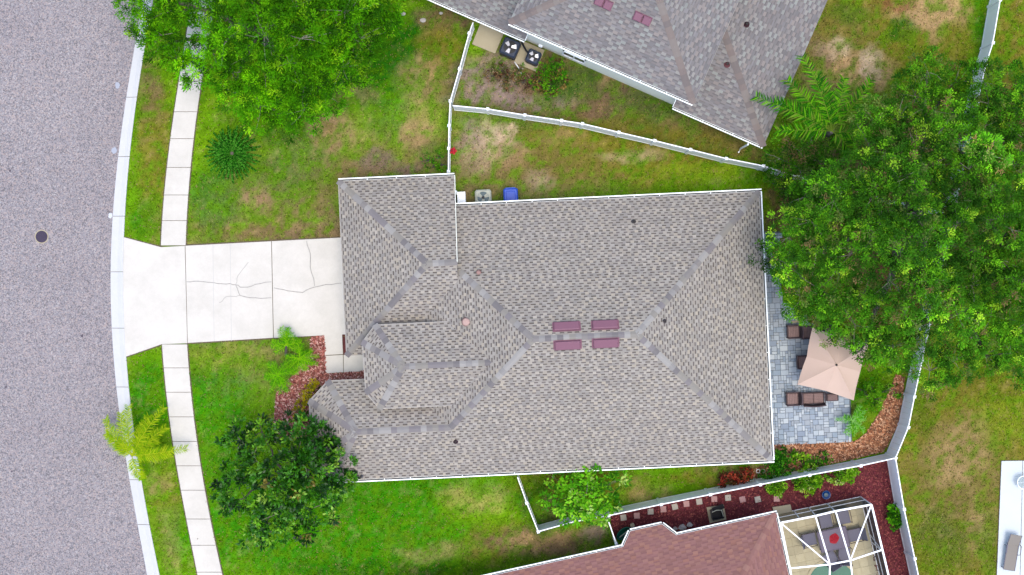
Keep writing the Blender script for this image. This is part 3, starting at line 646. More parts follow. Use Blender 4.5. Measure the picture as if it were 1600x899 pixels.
mb = MB(); wb = L2(950, 119.5, 0)[1]
mb.prism([tuple(tw2(u, v)[:2]) for u, v in ((uU0 + .5, wb), (uU1 - .5, wb), (uU1 - .5, vU + DU - .5), (uU0 + .5, vU + DU - .5))], -.1, HU - .1)
mb.prism([tuple(tw2(u, v)[:2]) for u, v in ((uLa + .1, vL + .45), (uLb - .45, vL + .45), (uLb - .45, vL + DU - .5), (uLa + .1, vL + DU - .5))], -.1, HL - .1)
mb.prism([tuple(tw2(u, v)[:2]) for u, v in ((uG - 11.5, vG + .45), (uG - .3, vG + .45), (uG - .3, vG + 8), (uG - 11.5, vG + 8))], -.1, HL - .1)
build(mb, 'wall', M['wall'], nb)
wn_ = (Vector((*W2(896, 91, 1.6), 0))); wu = tl2(wn_.x, wn_.y)[0]
window(nb, tw2(wu, wb), 1.2, 1.0, TE, -V2, 1.35); 
def onpl(F_, N_, key):
    def f(px, py):
        p = F_[key]; N = N_[key]; o = Vector((0, 0, H)); d = (W(px, py, 0) - o).normalized(); t = (p[0] - o).dot(N) / d.dot(N); return o + d * t
    return f
for cx, cy in ((936.5, 2), (950, 8), (997, 26), (1010.5, 32)): roofbox(cx - 6.5, cy - 6.5, cx + 6.5, cy + 6.5, NE['US'], onpl(E, NE, 'US'), rf, TE)
pipe(onpl(E, NE, 'LE')(1166, 38.5), NE['LE'], rf, lin(90, 50, 60, .5), .07, .3); pipe(onpl(E, NE, 'LS')(1136, 101), NE['LS'], rf, lin(150, 90, 95, .5), .07, .3)
# downspout elbow at the lower right gutter
mb = MB(); d0 = W(1171, 222, HL - .15); mb.tube([d0 + V2 * .05, d0 - V2 * .12 + Vector((0, 0, -.15)), d0 - V2 * .1 + Vector((0, 0, -2.4)), d0 - V2 * .3 + Vector((0, 0, -2.58))], .05, 8); build(mb, 'downspout', M['white'], nb)

# ---- terracotta neighbour house at the bottom
TF = math.radians(12.4); tl3, tw3 = frame(TF); L3 = lambda px, py, h: tl3(*W2(px, py, h)); HF = 2.7
vF = (L3(1060, 833, HF)[1] + L3(1208, 799.5, HF)[1] + L3(800, 890, HF)[1]) / 3 - .1; uF = (L3(1217.5, 817.5, HF)[0] + L3(1232.5, 899, HF)[0]) / 2 - .05; DF = 6.5
nf = thing('house', 'neighbouring house with pinkish terracotta shingle roof, cut by the bottom edge', 'house', tw3(uF - 8, vF - 6, 0))
rf3 = bpy.data.objects.new('roof', None); C.objects.link(rf3); rf3.parent = nf; rf3.location = (0, 0, HF)
zf = lambda v: HF + PT * (vF - v)
uF0 = uF - 24; hF = DF
bmp = [L3(985, 829, HF), L3(1034.7, 818, HF)]; bq = [L3(972.8, 851, HF), L3(1056, 833.5, HF)]; vbp = (bmp[0][1] + bmp[1][1]) / 2 - .1
FF = {}
FF['N'] = [tw3(uF0, vF, HF), tw3(uF, vF, HF), tw3(uF - hF, vF - hF, HF + PT * hF), tw3(uF0, vF - hF, HF + PT * hF)]
FF['E'] = [tw3(uF, vF, HF), tw3(uF, vF - 2 * hF, HF), tw3(uF - hF, vF - hF, HF + PT * hF)]
FF['S'] = [tw3(uF, vF - 2 * hF, HF), tw3(uF0, vF - 2 * hF, HF), tw3(uF0, vF - hF, HF + PT * hF), tw3(uF - hF, vF - hF, HF + PT * hF)]
FF['bay'] = [tw3(bmp[0][0], vbp, zf(vbp)), tw3(bmp[1][0], vbp, zf(vbp)), tw3(bq[1][0], vF, HF), tw3(bq[0][0], vF, HF)]
mbs, mbd = MB(), MB()
for i, (k, p) in enumerate(FF.items()): roof_face(p, PAL_F, mbs, mbd, seed=80 + i)
build(mbs, 'roof_shingles', M['shingle'], rf3, kind='stuff'); build(mbd, 'roof_deck', M['roofdeck'], rf3)
N3 = {k: fnorm(p) for k, p in FF.items()}; CAPS_F = [(188, 140, 132), (180, 132, 124), (194, 148, 136)]
ridge_caps(FF['E'][0], FF['E'][2], N3['N'], N3['E'], rf3, CAPS_F); ridge_caps(FF['E'][2], FF['N'][3], N3['N'], N3['S'], rf3, CAPS_F)
U3, V3 = tw3(1, 0), tw3(0, 1)
gutter(tw3(uF0, vF, HF), tw3(bq[0][0], vF, HF), rf3, V3, w=.12); gutter(tw3(bq[1][0], vF, HF), tw3(uF + .1, vF, HF), rf3, V3, w=.12)
P_ = FF['bay']; gutter(P_[3], P_[0], rf3, tw3(-.8, .6), w=.12); gutter(P_[0], P_[1], rf3, V3, w=.12); gutter(P_[1], P_[2], rf3, tw3(.8, .6), w=.12); gutter(FF['E'][0], FF['E'][1], rf3, U3, w=.12)
mb = MB(); mb.prism([tuple(tw3(u, v)[:2]) for u, v in ((uF0 + .4, vF - .45), (uF - .45, vF - .45), (uF - .45, vF - 12), (uF0 + .4, vF - 12))], -.1, HF - .1); build(mb, 'wall', M['wallb'], nf)

# ------------------------------------------------------------------ fences
def fence(pts, label, h=1.83, group='white vinyl fences', ends=(1, 1)):
    """pts: photo positions of the post tops"""
    P_ = [W(x, y, h) for x, y in pts]; base = Vector((P_[0].x, P_[0].y, 0)); t = thing('fence', label, 'fence', base, 0, group)
    for i, p in enumerate(P_):
        if (i == 0 and not ends[0]) or (i == len(P_) - 1 and not ends[1]): continue
        q = P_[i + 1] if i < len(P_) - 1 else P_[i - 1]; rz = math.atan2(q.y - p.y, q.x - p.x)
        mb = MB(); mb.box((p.x, p.y, h / 2 + .01), (.127, .127, h + .02), rz); po = build(mb, 'post', M['white'], t)
        mb = MB(); mb.box((p.x, p.y, h + .035), (.15, .15, .03), rz); a = .075
        R = Matrix.Rotation(rz, 3, 'Z'); vs_ = [Vector((p.x, p.y, h + .05)) + R @ Vector((sx * a, sy * a, 0)) for sx, sy in ((-1, -1), (1, -1), (1, 1), (-1, 1))] + [Vector((p.x, p.y, h + .1))]
        mb.add(vs_, [(0, 1, 4), (1, 2, 4), (2, 3, 4), (3, 0, 4)]); build(mb, 'post_cap', M['white'], po)
    for i in range(len(P_) - 1):
        a, b = P_[i], P_[i + 1]; d = (b - a).normalized(); a2_, b2_ = a + d * .066, b - d * .066; mb = MB()
        for z, hh, w in ((h - .05, .09, .05), (.12, .14, .045)): mb.bar(Vector((a2_.x, a2_.y, z)), Vector((b2_.x, b2_.y, z)), w, hh)
        L_ = (b2_ - a2_).length; n = max(1, round(L_ / .29)); 
        for k in range(n):
            p0 = a2_ + d * (L_ * k / n + .003); p1 = a2_ + d * (L_ * (k + 1) / n - .003)
            mb.bar(Vector((p0.x, p0.y, h / 2)), Vector((p1.x, p1.y, h / 2)), .022, h - .28)
        build(mb, 'fence_panel', M['white'], t)
    return t
fence([(740, 33), (733, 52), (718, 107.5), (703.5, 158), (701.5, 196.5), (701, 232), (700.6, 268)], 'white vinyl fence from the top neighbour house down to the middle garage corner', ends=(0, 1))
bp = [(705.5, 165), (762, 170.5), (820, 180), (877.5, 188.5), (910, 193.5), (967, 207), (1023, 220), (1079, 234), (1135, 248), (1193, 259.5), (1247, 276.5), (1300, 290), (1352, 303), (1402, 315), (1452, 327), (1486, 336)]
fence(bp, 'long white vinyl fence dividing the two upper back yards, running under the big oak', ends=(0, 0))
cp = [(1578, -60), (1563, 0), (1551.5, 67), (1540, 103)] + [(1540 - 111 * k / 9, 103 + 517 * k / 9) for k in range(1, 9)] + [(1429, 620), (1419.5, 668), (1399.5, 716)]
fence(cp, 'white vinyl fence along the back of the plots, passing beneath the big oak crown')
fence([(1399.5, 716), (1345, 728), (1265, 742.5), (1188, 757.5), (1110, 773), (1033, 788.5), (951, 806), (897, 815.5), (841, 831)], 'white vinyl fence between the middle yard and the red mulch bed', ends=(0, 1))
fence([(841, 831), (823, 786), (808, 744)], 'short white vinyl fence between front and back lawn, under the long lower eave', ends=(0, 0))
fence([(1399.5, 716), (1412.8, 796), (1429.4, 873), (1446, 950)], 'white vinyl fence on the right of the red mulch bed', ends=(0, 1))
fence([(949, 809), (963, 850)], 'narrow white vinyl fence at the left end of the red mulch bed', ends=(0, 1))

# ------------------------------------------------------------------ mulch beds
def ground_poly(name, pxs, z, m, col, parent=None, sub=True):
    mb = MB(); P2 = [W2(*p) for p in pxs]; n = len(P2)
    ar = sum(P2[i][0] * P2[(i + 1) % n][1] - P2[(i + 1) % n][0] * P2[i][1] for i in range(n))
    if ar < 0: P2 = P2[::-1]
    mb.add([(x, y, z) for x, y in P2], [tuple(range(n))], col); return tag(build(mb, name, M[m]), kind='structure')
bed1 = [(428, 662), (431, 615), (440, 600), (462, 585), (472, 560), (484, 548), (486, 526), (507.5, 523), (510, 584), (570, 580), (570, 600), (520, 600), (490, 640), (486, 680), (440, 690)]
bed1b = [(533, 522), (545, 521), (546, 556), (537, 556)]
bed2 = [(1205, 695), (1300, 691), (1335, 690), (1352, 678), (1372, 648), (1388, 615), (1400, 585), (1413, 590), (1408, 640), (1401, 668), (1380, 706), (1330, 718), (1262, 731), (1180, 748), (1170, 736), (1205, 722)]
bed3 = [(951, 800), (1033, 783), (1110, 767), (1188, 752), (1265, 737), (1382, 712), (1386, 720), (1404, 800), (1420, 875), (1436, 960), (1000, 960), (990, 840), (960, 842)]
ground_poly('mulch_bed', bed1, .03, 'mulch', lin(160, 108, 92, .85)); ground_poly('mulch_bed', bed1b, .031, 'mulch', lin(120, 66, 64, .8))
ground_poly('mulch_bed', bed2, .03, 'mulch', lin(156, 112, 84, .85)); ground_poly('mulch_bed', bed3, .03, 'mulch', lin(120, 58, 62, .8))
EXCL = ([(1210, 802), (1345, 775), (1390, 1000), (1240, 1000)], [(1104, 793), (1131, 789), (1135, 812), (1109, 818)], [(1206, 792), (1236, 787), (1239, 802), (1210, 806)])
def chips(name, polys, n, cols, L0=.1):
    VV = []; CC = []
    for pl in polys:
        P2 = np.array([W2(*p) for p in pl]); lo, hi = P2.min(0), P2.max(0)
        m = int(n * 1.0 / len(polys)); x = RNG.uniform(lo[0], hi[0], m * 2); y = RNG.uniform(lo[1], hi[1], m * 2); k = inpoly(x, y, P2) & (x < 21.5) & (y > -15.5)
        for ex in EXCL: k &= ~inpoly(x, y, [W2(*p) for p in ex])
        x, y = x[k], y[k]
        a = RNG.uniform(0, 6.283, len(x)); l = RNG.uniform(.5, 1.2, len(x)) * L0; w = l * RNG.uniform(.2, .45, len(x))
        d = np.stack([np.cos(a), np.sin(a), RNG.uniform(-.35, .35, len(x))], -1); s = np.stack([-np.sin(a), np.cos(a), RNG.uniform(-.3, .3, len(x))], -1); c = np.stack([x, y, RNG.uniform(.04, .075, len(x))], -1)
        VV.append(np.stack([c - d * l[:, None] / 2 - s * w[:, None] / 2, c + d * l[:, None] / 2 - s * w[:, None] / 2, c + d * l[:, None] / 2 + s * w[:, None] / 2, c - d * l[:, None] / 2 + s * w[:, None] / 2], 1))
        ci = RNG.integers(0, len(cols), len(x)); CC.append(np.array([lin(*c_, .9) for c_ in cols])[ci] * RNG.uniform(.7, 1.2, (len(x), 1)))
    quads(name, np.concatenate(VV), np.concatenate(CC), M['chip'], kind='stuff')
chips('wood_chips', [bed1], 3600, [(206, 150, 140), (180, 110, 100), (150, 80, 78), (222, 180, 168), (120, 62, 60), (196, 128, 112)], .13)
chips('wood_chips', [bed2], 7000, [(206, 150, 110), (180, 120, 86), (150, 96, 72), (222, 176, 140), (110, 76, 58)], .13)
chips('bark_mulch', [bed3], 15000, [(140, 70, 74), (112, 48, 56), (96, 40, 48), (160, 92, 84), (84, 40, 50), (126, 60, 70)], .11)

# ------------------------------------------------------------------ patio of pavers
patio = tag(bpy.data.objects.new('patio', None), kind='structure'); C.objects.link(patio)
PX0, PX1 = 1185, 1330
pat_poly = [(1186, 362), (1218, 362), (1221, 470), (1260, 500), (1327, 560), (1331, 690), (1200, 697)]
pw = [W2(*p) for p in pat_poly]
mb = MB(); mb.prism(pw, -.05, .03); build(mb, 'patio_bedding', M['sand'], patio)
random.seed(5); pa = np.array([L(*p, 0) for p in pat_poly]); u0, v0 = pa.min(0); u1, v1 = pa.max(0)
PCOL = [(182, 194, 204), (166, 180, 194), (192, 204, 212), (152, 166, 182), (202, 212, 218), (174, 184, 192), (158, 174, 188)]
grid = .14; nu, nv_ = int((u1 - u0) / grid), int((v1 - v0) / grid); occ = np.zeros((nu, nv_), bool); cells = []
for j in range(nv_):
    for i in range(nu):
        if occ[i, j]: continue
        a, b = random.choice([(2, 1), (2, 2), (1, 2), (2, 2), (3, 2), (2, 1), (1, 1)])
        while a > 1 and (i + a > nu or occ[i:i + a, j].any()): a -= 1
        b = min(b, nv_ - j); occ[i:i + a, j:j + b] = True; cells.append((i, j, a, b))
parts_, small = [], MB()
for (i, j, a, b) in cells:
    cu, cv = u0 + (i + a / 2) * grid, v0 + (j + b / 2) * grid; c = tw(cu, cv)
    if not inpoly(np.array([c.x]), np.array([c.y]), pw)[0]: continue
    vis = c.x > W(1207, 0).x - 0 and c.y < W(0, 470).y
    parts_.append(((a * b >= 4) * 2 + vis + random.random() * .1, c, a, b))
parts_.sort(key=lambda t: -t[0]); cache = {}
for n_, (_, c, a, b) in enumerate(parts_):
    dz = random.uniform(-.004, .005); ci = random.randrange(len(PCOL)); fv = random.uniform(.92, 1.05)
    if n_ < 290:
        key = (a, b, ci)
        if key not in cache:
            q_ = MB(); q_.bbox((0, 0, 0), (a * grid - .014, b * grid - .014, .05), 0, .012, lin(*PCOL[ci], .86)); me = bpy.data.meshes.new('paver'); me.from_pydata(q_.v, [], q_.f)
            ca = me.color_attributes.new('Col', 'FLOAT_COLOR', 'POINT'); ca.data.foreach_set('color', np.array([(*x, 1) for x in q_.c], dtype=np.float32).ravel()); cache[key] = me
        o = link('paver', cache[key], M['paver'], patio); o.location = (c.x, c.y, .03 + dz); o.rotation_euler = (0, 0, TH)
    else: small.bbox((c.x, c.y, .03 + dz), (a * grid - .014, b * grid - .014, .05), TH, .012, tuple(x * fv for x in lin(*PCOL[ci], .86)))
build(small, 'small_pavers', M['paver'], patio, kind='stuff')
# concrete garden edging stone near the chairs
# far right pool deck
pd = tag(bpy.data.objects.new('pool_deck', None), kind='structure'); C.objects.link(pd)
slab([(1564.5, 720.5), (1597, 720), (1590.5, 1000), (1553, 1000)], 'slab', .06, 'deck', pd); slab([(1597.8, 720), (1760, 718), (1760, 1000), (1591.3, 1000)], 'slab', .06, 'deck', pd)
slab([(1563.5, 719.5), (1761, 717), (1761, 1001), (1552, 1001)], 'slab_bedding', .04, 'joint', pd)
#@@OBJECTS@@
# ------------------------------------------------------------------ grass blades on the lawns (tens of thousands: stuff)
def scatter_grass(n):
    x = RNG.uniform(-27.5, 27.5, n); y = RNG.uniform(-15.8, 15.8, n)
    kxr = np.interp(y, np.linspace(-17, 17, 60), [gx(kr, v) for v in np.linspace(-17, 17, 60)])
    sx0 = np.interp(y, np.linspace(-17, 17, 60), [gx(sl, v) for v in np.linspace(-17, 17, 60)]); sx1 = np.interp(y, np.linspace(-17, 17, 60), [gx(sr, v) for v in np.linspace(-17, 17, 60)])
    ok = (x > kxr + .02) & ~((x > sx0 - .02) & (x < sx1 + .02))
    for pl in (apron, [(288, 382), (540, 370), (546, 524), (292, 537)], [(507, 523), (651, 548), (651, 580), (509, 584)], bed1, bed3, pat_poly, [(1563, 719), (1760, 717), (1760, 1001), (1552, 1001)]): ok &= ~inpoly(x, y, [W2(*p) for p in pl])
    ok &= ~inpoly(x, y, [W2(*p) for p in bed2]) | (RNG.random(n) < .04)
    for pl in ([tw(uX, vt - .6), tw(ur - .6, vt - .6), tw(ur - .6, vb + .6), tw(uX, vb + .6)], [tw(uBl + .5, vBn - .6), tw(uBr, vBn - .6), tw(uBr, vBs), tw(uBl + .5, vBs)], [tw(cW[0] + .5, vN), tw(uX, vN), tw(uX, vb + .5), tw(cW[0] + .5, vb + .5)]):
        ok &= ~inpoly(x, y, [(p.x, p.y) for p in pl])
    x, y = x[ok], y[ok]; n = len(x); col = lawn_col(x, y)
    dry = (col[:, 0] > col[:, 1] * .95); keep = ~dry | (RNG.random(n) < .55); x, y, col = x[keep], y[keep], col[keep]; n = len(x)
    a = RNG.uniform(0, 6.283, n); l = RNG.uniform(.05, .13, n); w = RNG.uniform(.012, .03, n)
    d = np.stack([np.cos(a) * l, np.sin(a) * l, RNG.uniform(.02, .07, n)], -1); s = np.stack([-np.sin(a) * w, np.cos(a) * w, 0 * a], -1)
    b = np.stack([x, y, np.full(n, .0)], -1)
    V = np.stack([b - s, b + s, b + d * .6 + s * .8 + [0, 0, .012], b + d - [0, 0, .01]], 1)
    f = RNG.uniform(.45, 1.75, (n, 1)); yl = RNG.random((n, 1)) ** 3
    cc = col * f; cc = cc * (1 - yl * .55) + YEL * 1.25 * yl * .55; bl = (RNG.random((n, 1)) < .07) * .7; cc = cc * (1 - bl) + BRN * bl
    quads('grass', V, cc, M['blade'], kind='stuff')
scatter_grass(300000)

# ------------------------------------------------------------------ foliage tools
def unit(v): return v / np.maximum(np.linalg.norm(v, axis=-1, keepdims=True), 1e-9)
def leaf_quads(B, D, Lh, Wd, flat=.6):
    """B base points, D unit directions; a rhombus leaf with its face turned mostly upwards"""
    n = len(B); up = unit(np.array([0, 0, 1.]) + RNG.normal(0, flat, (n, 3))); s = unit(np.cross(D, up)); nn = np.cross(s, D)
    Lh = Lh[:, None]; Wd = Wd[:, None]
    return np.stack([B, B + D * Lh * .5 + s * Wd * .5 + nn * Lh * .06, B + D * Lh - nn * Lh * .05, B + D * Lh * .5 - s * Wd * .5 + nn * Lh * .06], 1)
def tufts(T, O, r, nl, LL, WW, cols, spread=.75, flat=.6, cv=.22):
    k = len(T); T = np.repeat(T, nl, 0); O = np.repeat(O, nl, 0); cc = np.repeat(cols, nl, 0); n = len(T)
    D = unit(O + RNG.normal(0, spread, (n, 3))); t = RNG.random(n) ** .6
    B = T + D * (t * r)[:, None]; D2 = unit(D + RNG.normal(0, .45, (n, 3)))
    L_ = LL * RNG.uniform(.6, 1.25, n); W_ = WW * RNG.uniform(.7, 1.2, n)
    return leaf_quads(B, D2, L_, W_, flat), cc * RNG.uniform(1 - cv, 1 + cv, (n, 1)) * np.stack([RNG.uniform(.85, 1.2, n), np.ones(n), RNG.uniform(.8, 1.1, n)], -1)
def mixcols(n, cols, wts, k=1.08):
    cols = np.array([lin(*c, k) for c in cols]); i = RNG.choice(len(cols), n, p=np.array(wts) / sum(wts)); return cols[i]
def lobe_tufts(lobes, per, flatz=.65):
    T, O, I_ = [], [], []
    for j, (c, r) in enumerate(lobes):
        n = max(3, int(per * r * r)); d = unit(RNG.normal(0, 1, (n, 3))); d[:, 2] = np.where(RNG.random(n) < .8, np.abs(d[:, 2]), d[:, 2] * .6)
        rad = r * RNG.uniform(.35, 1.0, n) ** .7; p = np.array(c) + d * rad[:, None] * [1, 1, flatz]
        T.append(p); O.append(unit(d + [0, 0, .35])); I_.append(np.full(n, j))
    return np.concatenate(T), np.concatenate(O), np.concatenate(I_)
def poly_lobes(outline, n, mind, zf, rr, rnd):
    xs_ = [p[0] for p in outline]; ys_ = [p[1] for p in outline]; out = []; tries = 0
    while len(out) < n and tries < 20000:
        tries += 1; x, y = rnd.uniform(min(xs_), max(xs_)), rnd.uniform(min(ys_), max(ys_))
        if not inpoly(np.array([x]), np.array([y]), outline)[0]: continue
        if any((x - a) ** 2 + (y - b) ** 2 < mind ** 2 for a, b, _, _ in out): continue
        out.append((x, y, zf(x, y) + rnd.uniform(-1.0, 1.0), rnd.uniform(*rr)))
    return out
def limb_mesh(a, b, r0, r1, sag=.25, n=6, k=7):
    a, b = np.array(a), np.array(b); pts = []
    off = RNG.normal(0, .12, (k, 3)) * np.linalg.norm(b - a) * .25
    for i in range(k):
        t = i / (k - 1); p = a + (b - a) * t; p[2] += math.sin(t * math.pi) * sag; p = p + off[i] * math.sin(t * math.pi); pts.append(p)
    return pts, [r0 + (r1 - r0) * i / (k - 1) for i in range(k)]
def tree(name, label, basepx, lobes_px, trunk_h, trunk_r, cat='tree', per=16, nl=34, tr=.38, LL=.15, WW=.05, cols=None, wts=None, leafm='leaf', group=None, twigs=9, nlimb=7, lobevar=.2, flatz=.65, twigcol='twig', spread=.75):
    b = Vector((*W2(*basepx), 0)); t = thing(name, label, cat, b, 0, group)
    lobes = [(tuple(W(x, y, z)), r) for x, y, z, r in lobes_px]
    cen = np.array([l[0] for l in lobes]); fork = np.array([b.x, b.y, trunk_h]); mean = cen.mean(0); fork[:2] += (mean[:2] - fork[:2]) * .12
    mb = MB(); pts = [(b.x, b.y, -.1), (b.x + .03, b.y, .25), tuple((np.array(b) * .5 + fork * .5)), tuple(fork)]
    mb.tube(pts, [trunk_r * 1.5, trunk_r * 1.1, trunk_r * .95, trunk_r * .8], 10); build(mb, 'trunk', M['bark'], t, smooth=True)
    # limbs: farthest-point choice of lobes, the others branch off the nearest limb
    idx = [int(np.argmax(np.linalg.norm(cen - fork, axis=1)))]
    while len(idx) < min(nlimb, len(lobes)):
        d = np.min([np.linalg.norm(cen - cen[i], axis=1) for i in idx], axis=0); idx.append(int(np.argmax(d)))
    pool = []
    for i in idx:
        L_ = np.linalg.norm(cen[i] - fork); pts, rad = limb_mesh(fork, cen[i], trunk_r * .62, trunk_r * .12, .12 * L_)
        mb = MB(); mb.tube(pts, rad, 7); build(mb, 'limb', M['bark'], t, smooth=True); pool += [(p, r) for p, r in zip(pts[1:], rad[1:])]
    mb = MB()
    for i in range(len(lobes)):
        if i in idx: continue
        dd = [np.linalg.norm(cen[i] - p) + (0 if p[2] < cen[i][2] + .3 else 1.5) for p, r in pool]; p, r = pool[int(np.argmin(dd))]
        pts, rad = limb_mesh(p, cen[i], r * .7, .02, .1, k=5); mb.tube(pts, rad, 5); pool += [(q, s) for q, s in zip(pts[2:], rad[2:])]
    T, O, J = lobe_tufts(lobes, per, flatz)
    if len(lobes) > 90: kcol = 1.32
    else: kcol = 1.12
    if len(mb.v): build(mb, 'branches', M['bark'], t, kind='stuff')
    if twigs:
        mb = MB(); 
        for k in range(0, len(T), twigs):
            c = cen[J[k]]; m_ = (c + T[k]) / 2 + RNG.normal(0, .06, 3); mb.tube([c, m_, T[k], T[k] + O[k] * tr * .7], [.02, .015, .01, .005], 3, cap=False)
        build(mb, 'twigs', M[twigcol], t, kind='stuff')
    tc = mixcols(len(T), cols, wts, kcol); lf = np.exp(RNG.normal(0, lobevar, len(lobes))); tc = tc * np.stack([lf ** 1.15, lf, lf], -1)[J]
    V, Cc = tufts(T, O, tr, nl, LL, WW, tc, spread); quads('foliage', V, Cc, M[leafm], t, kind='stuff')
    return t
OAKC = [(44, 92, 20), (60, 116, 24), (80, 146, 26), (112, 180, 34), (148, 196, 50), (96, 122, 56), (124, 112, 72)]
rnd = random.Random(11)
# the big oak at the right
out = [(1255, 300), (1232, 335), (1222, 380), (1190, 408), (1222, 440), (1256, 474), (1288, 500), (1310, 522), (1348, 538), (1385, 572), (1440, 596), (1540, 592), (1600, 575), (1720, 540), (1760, 340), (1700, 150), (1600, 120), (1545, 130), (1490, 100), (1425, 118), (1370, 175), (1330, 250)]
zf = lambda x, y: 4.6 + 4.4 * max(0, 1 - ((x - 1450) / 290) ** 2 - ((y - 350) / 270) ** 2)
tree('oak_tree', 'big spreading oak with dense mid green crown over the back fences and the patio', (1388, 345), poly_lobes(out, 105, 33, zf, (.85, 1.35), rnd) + [(1512, 232, 7., 1.), (1496, 296, 7.4, 1.1), (1482, 352, 7.4, 1.1), (1522, 186, 6., .9), (1466, 425, 7., 1.), (1200, 405, 4.2, .8), (1268, 474, 4.2, .6), (1318, 530, 4.0, .6), (1290, 518, 4.0, .55), (1345, 548, 4.0, .6)], 2.4, .42, per=40, nl=52, tr=.31, LL=.14, WW=.052, cols=OAKC, wts=[5, 6, 4.5, 2.2, .8, 1.8, .7], nlimb=12, lobevar=.26, spread=.6)
# low regrowth between oak and fence corner
out = [(1215, 250), (1210, 285), (1250, 320), (1330, 340), (1330, 230), (1265, 215), (1235, 225)]
tree('oak_sapling', 'low leafy regrowth left of the big oak beside the corner of the long fence', (1280, 285), poly_lobes(out, 16, 24, lambda x, y: 2.2, (.6, 1.0), rnd), .8, .1, per=26, nl=40, tr=.35, LL=.15, WW=.06, cols=OAKC, wts=[4, 5, 4, 2, 1, 3, 2], nlimb=5)
# street oak top left
out = [(330, -70), (335, 20), (345, 110), (350, 150), (395, 165), (430, 178), (470, 175), (515, 160), (545, 115), (575, 70), (610, 20), (615, -70)]
lob = poly_lobes(out, 42, 32, lambda x, y: 5.2 + 2.8 * max(0, 1 - ((x - 440) / 180) ** 2 - ((y - 20) / 190) ** 2), (.85, 1.4), rnd)
out = [(205, -70), (198, 10), (215, 45), (245, 90), (290, 105), (320, 135), (335, 160), (350, 60), (330, -70)]
lob += poly_lobes(out, 17, 30, lambda x, y: 4.6, (.65, 1.05), rnd)
lob += [(206, 12, 4.2, .75), (222, 38, 4.2, .7), (240, 10, 4.6, .9), (252, 55, 4.4, .8), (200, -20, 4.2, .8), (275, 85, 4.4, .7), (300, 110, 4.4, .75), (262, 20, 4.8, .8)]
tree('oak_tree', 'bright green street oak at the top left overhanging the kerb and pavement', (418, 62), lob, 2.2, .3, per=36, nl=48, tr=.33, LL=.16, WW=.048, lobevar=.25, spread=.6, cols=[(46, 100, 8), (66, 136, 6), (86, 164, 8), (112, 188, 14), (144, 204, 30)], wts=[4, 4, 4, 3, 1], nlimb=9)
# dark broadleaf tree in front
lob = [(448, 745, 4.6, 1.5), (400, 720, 4.0, 1.25), (470, 690, 4.0, 1.25), (520, 738, 3.9, 1.15), (500, 790, 3.8, 1.15), (430, 805, 3.7, 1.3), (378, 770, 3.6, 1.05), (372, 698, 3.4, .9), (410, 680, 3.4, .8), (458, 668, 3.2, .8), (500, 690, 3.4, .95), (530, 760, 3.2, .75), (412, 830, 3.0, .65), (470, 820, 3.0, .8), (352, 772, 3.0, .55), (440, 770, 4.6, 1.2), (480, 740, 4.6, 1.2), (512, 708, 3.4, .7), (362, 735, 3.0, .4), (345, 768, 2.8, .35), (392, 842, 2.8, .4), (420, 845, 2.7, .35), (362, 690, 3.0, .4), (376, 668, 2.8, .35), (520, 800, 3.0, .45), (545, 745, 2.9, .35), (536, 722, 3.0, .4), (482, 828, 2.8, .35), (350, 790, 2.7, .3), (405, 662, 2.9, .35)]
tree('magnolia_tree', 'dark glossy green round tree on the front lawn beside the bay roof', (450, 738), lob, 1.4, .14, per=22, nl=24, tr=.26, LL=.24, WW=.115, cols=[(18, 58, 8), (34, 88, 10), (56, 118, 14), (96, 152, 30), (120, 116, 50), (130, 170, 60)], wts=[4, 6, 6, 3.2, .6, .4], leafm='gloss_leaf', nlimb=8, lobevar=.15, twigs=40, spread=.6)
# lime green sapling over the lower fence
lob = [(915, 775, 2.9, .95), (945, 780, 2.8, .75), (885, 785, 2.6, .7), (868, 775, 2.3, .5), (895, 752, 2.4, .6), (925, 750, 2.6, .6), (962, 752, 2.3, .55), (935, 805, 2.4, .5), (885, 806, 2.2, .5), (905, 800, 2.6, .6), (862, 745, 1.9, .2), (975, 748, 1.8, .25), (855, 783, 2., .3)]
tree('young_tree', 'small lime green broadleaf tree growing over the fence below the long eave', (905, 765), lob, .9, .06, per=34, nl=16, tr=.28, LL=.22, WW=.13, cols=[(74, 150, 20), (110, 186, 30), (140, 204, 50), (60, 120, 24), (176, 214, 110)], wts=[4, 5, 3, 2.4, .6], nlimb=6, lobevar=.12)

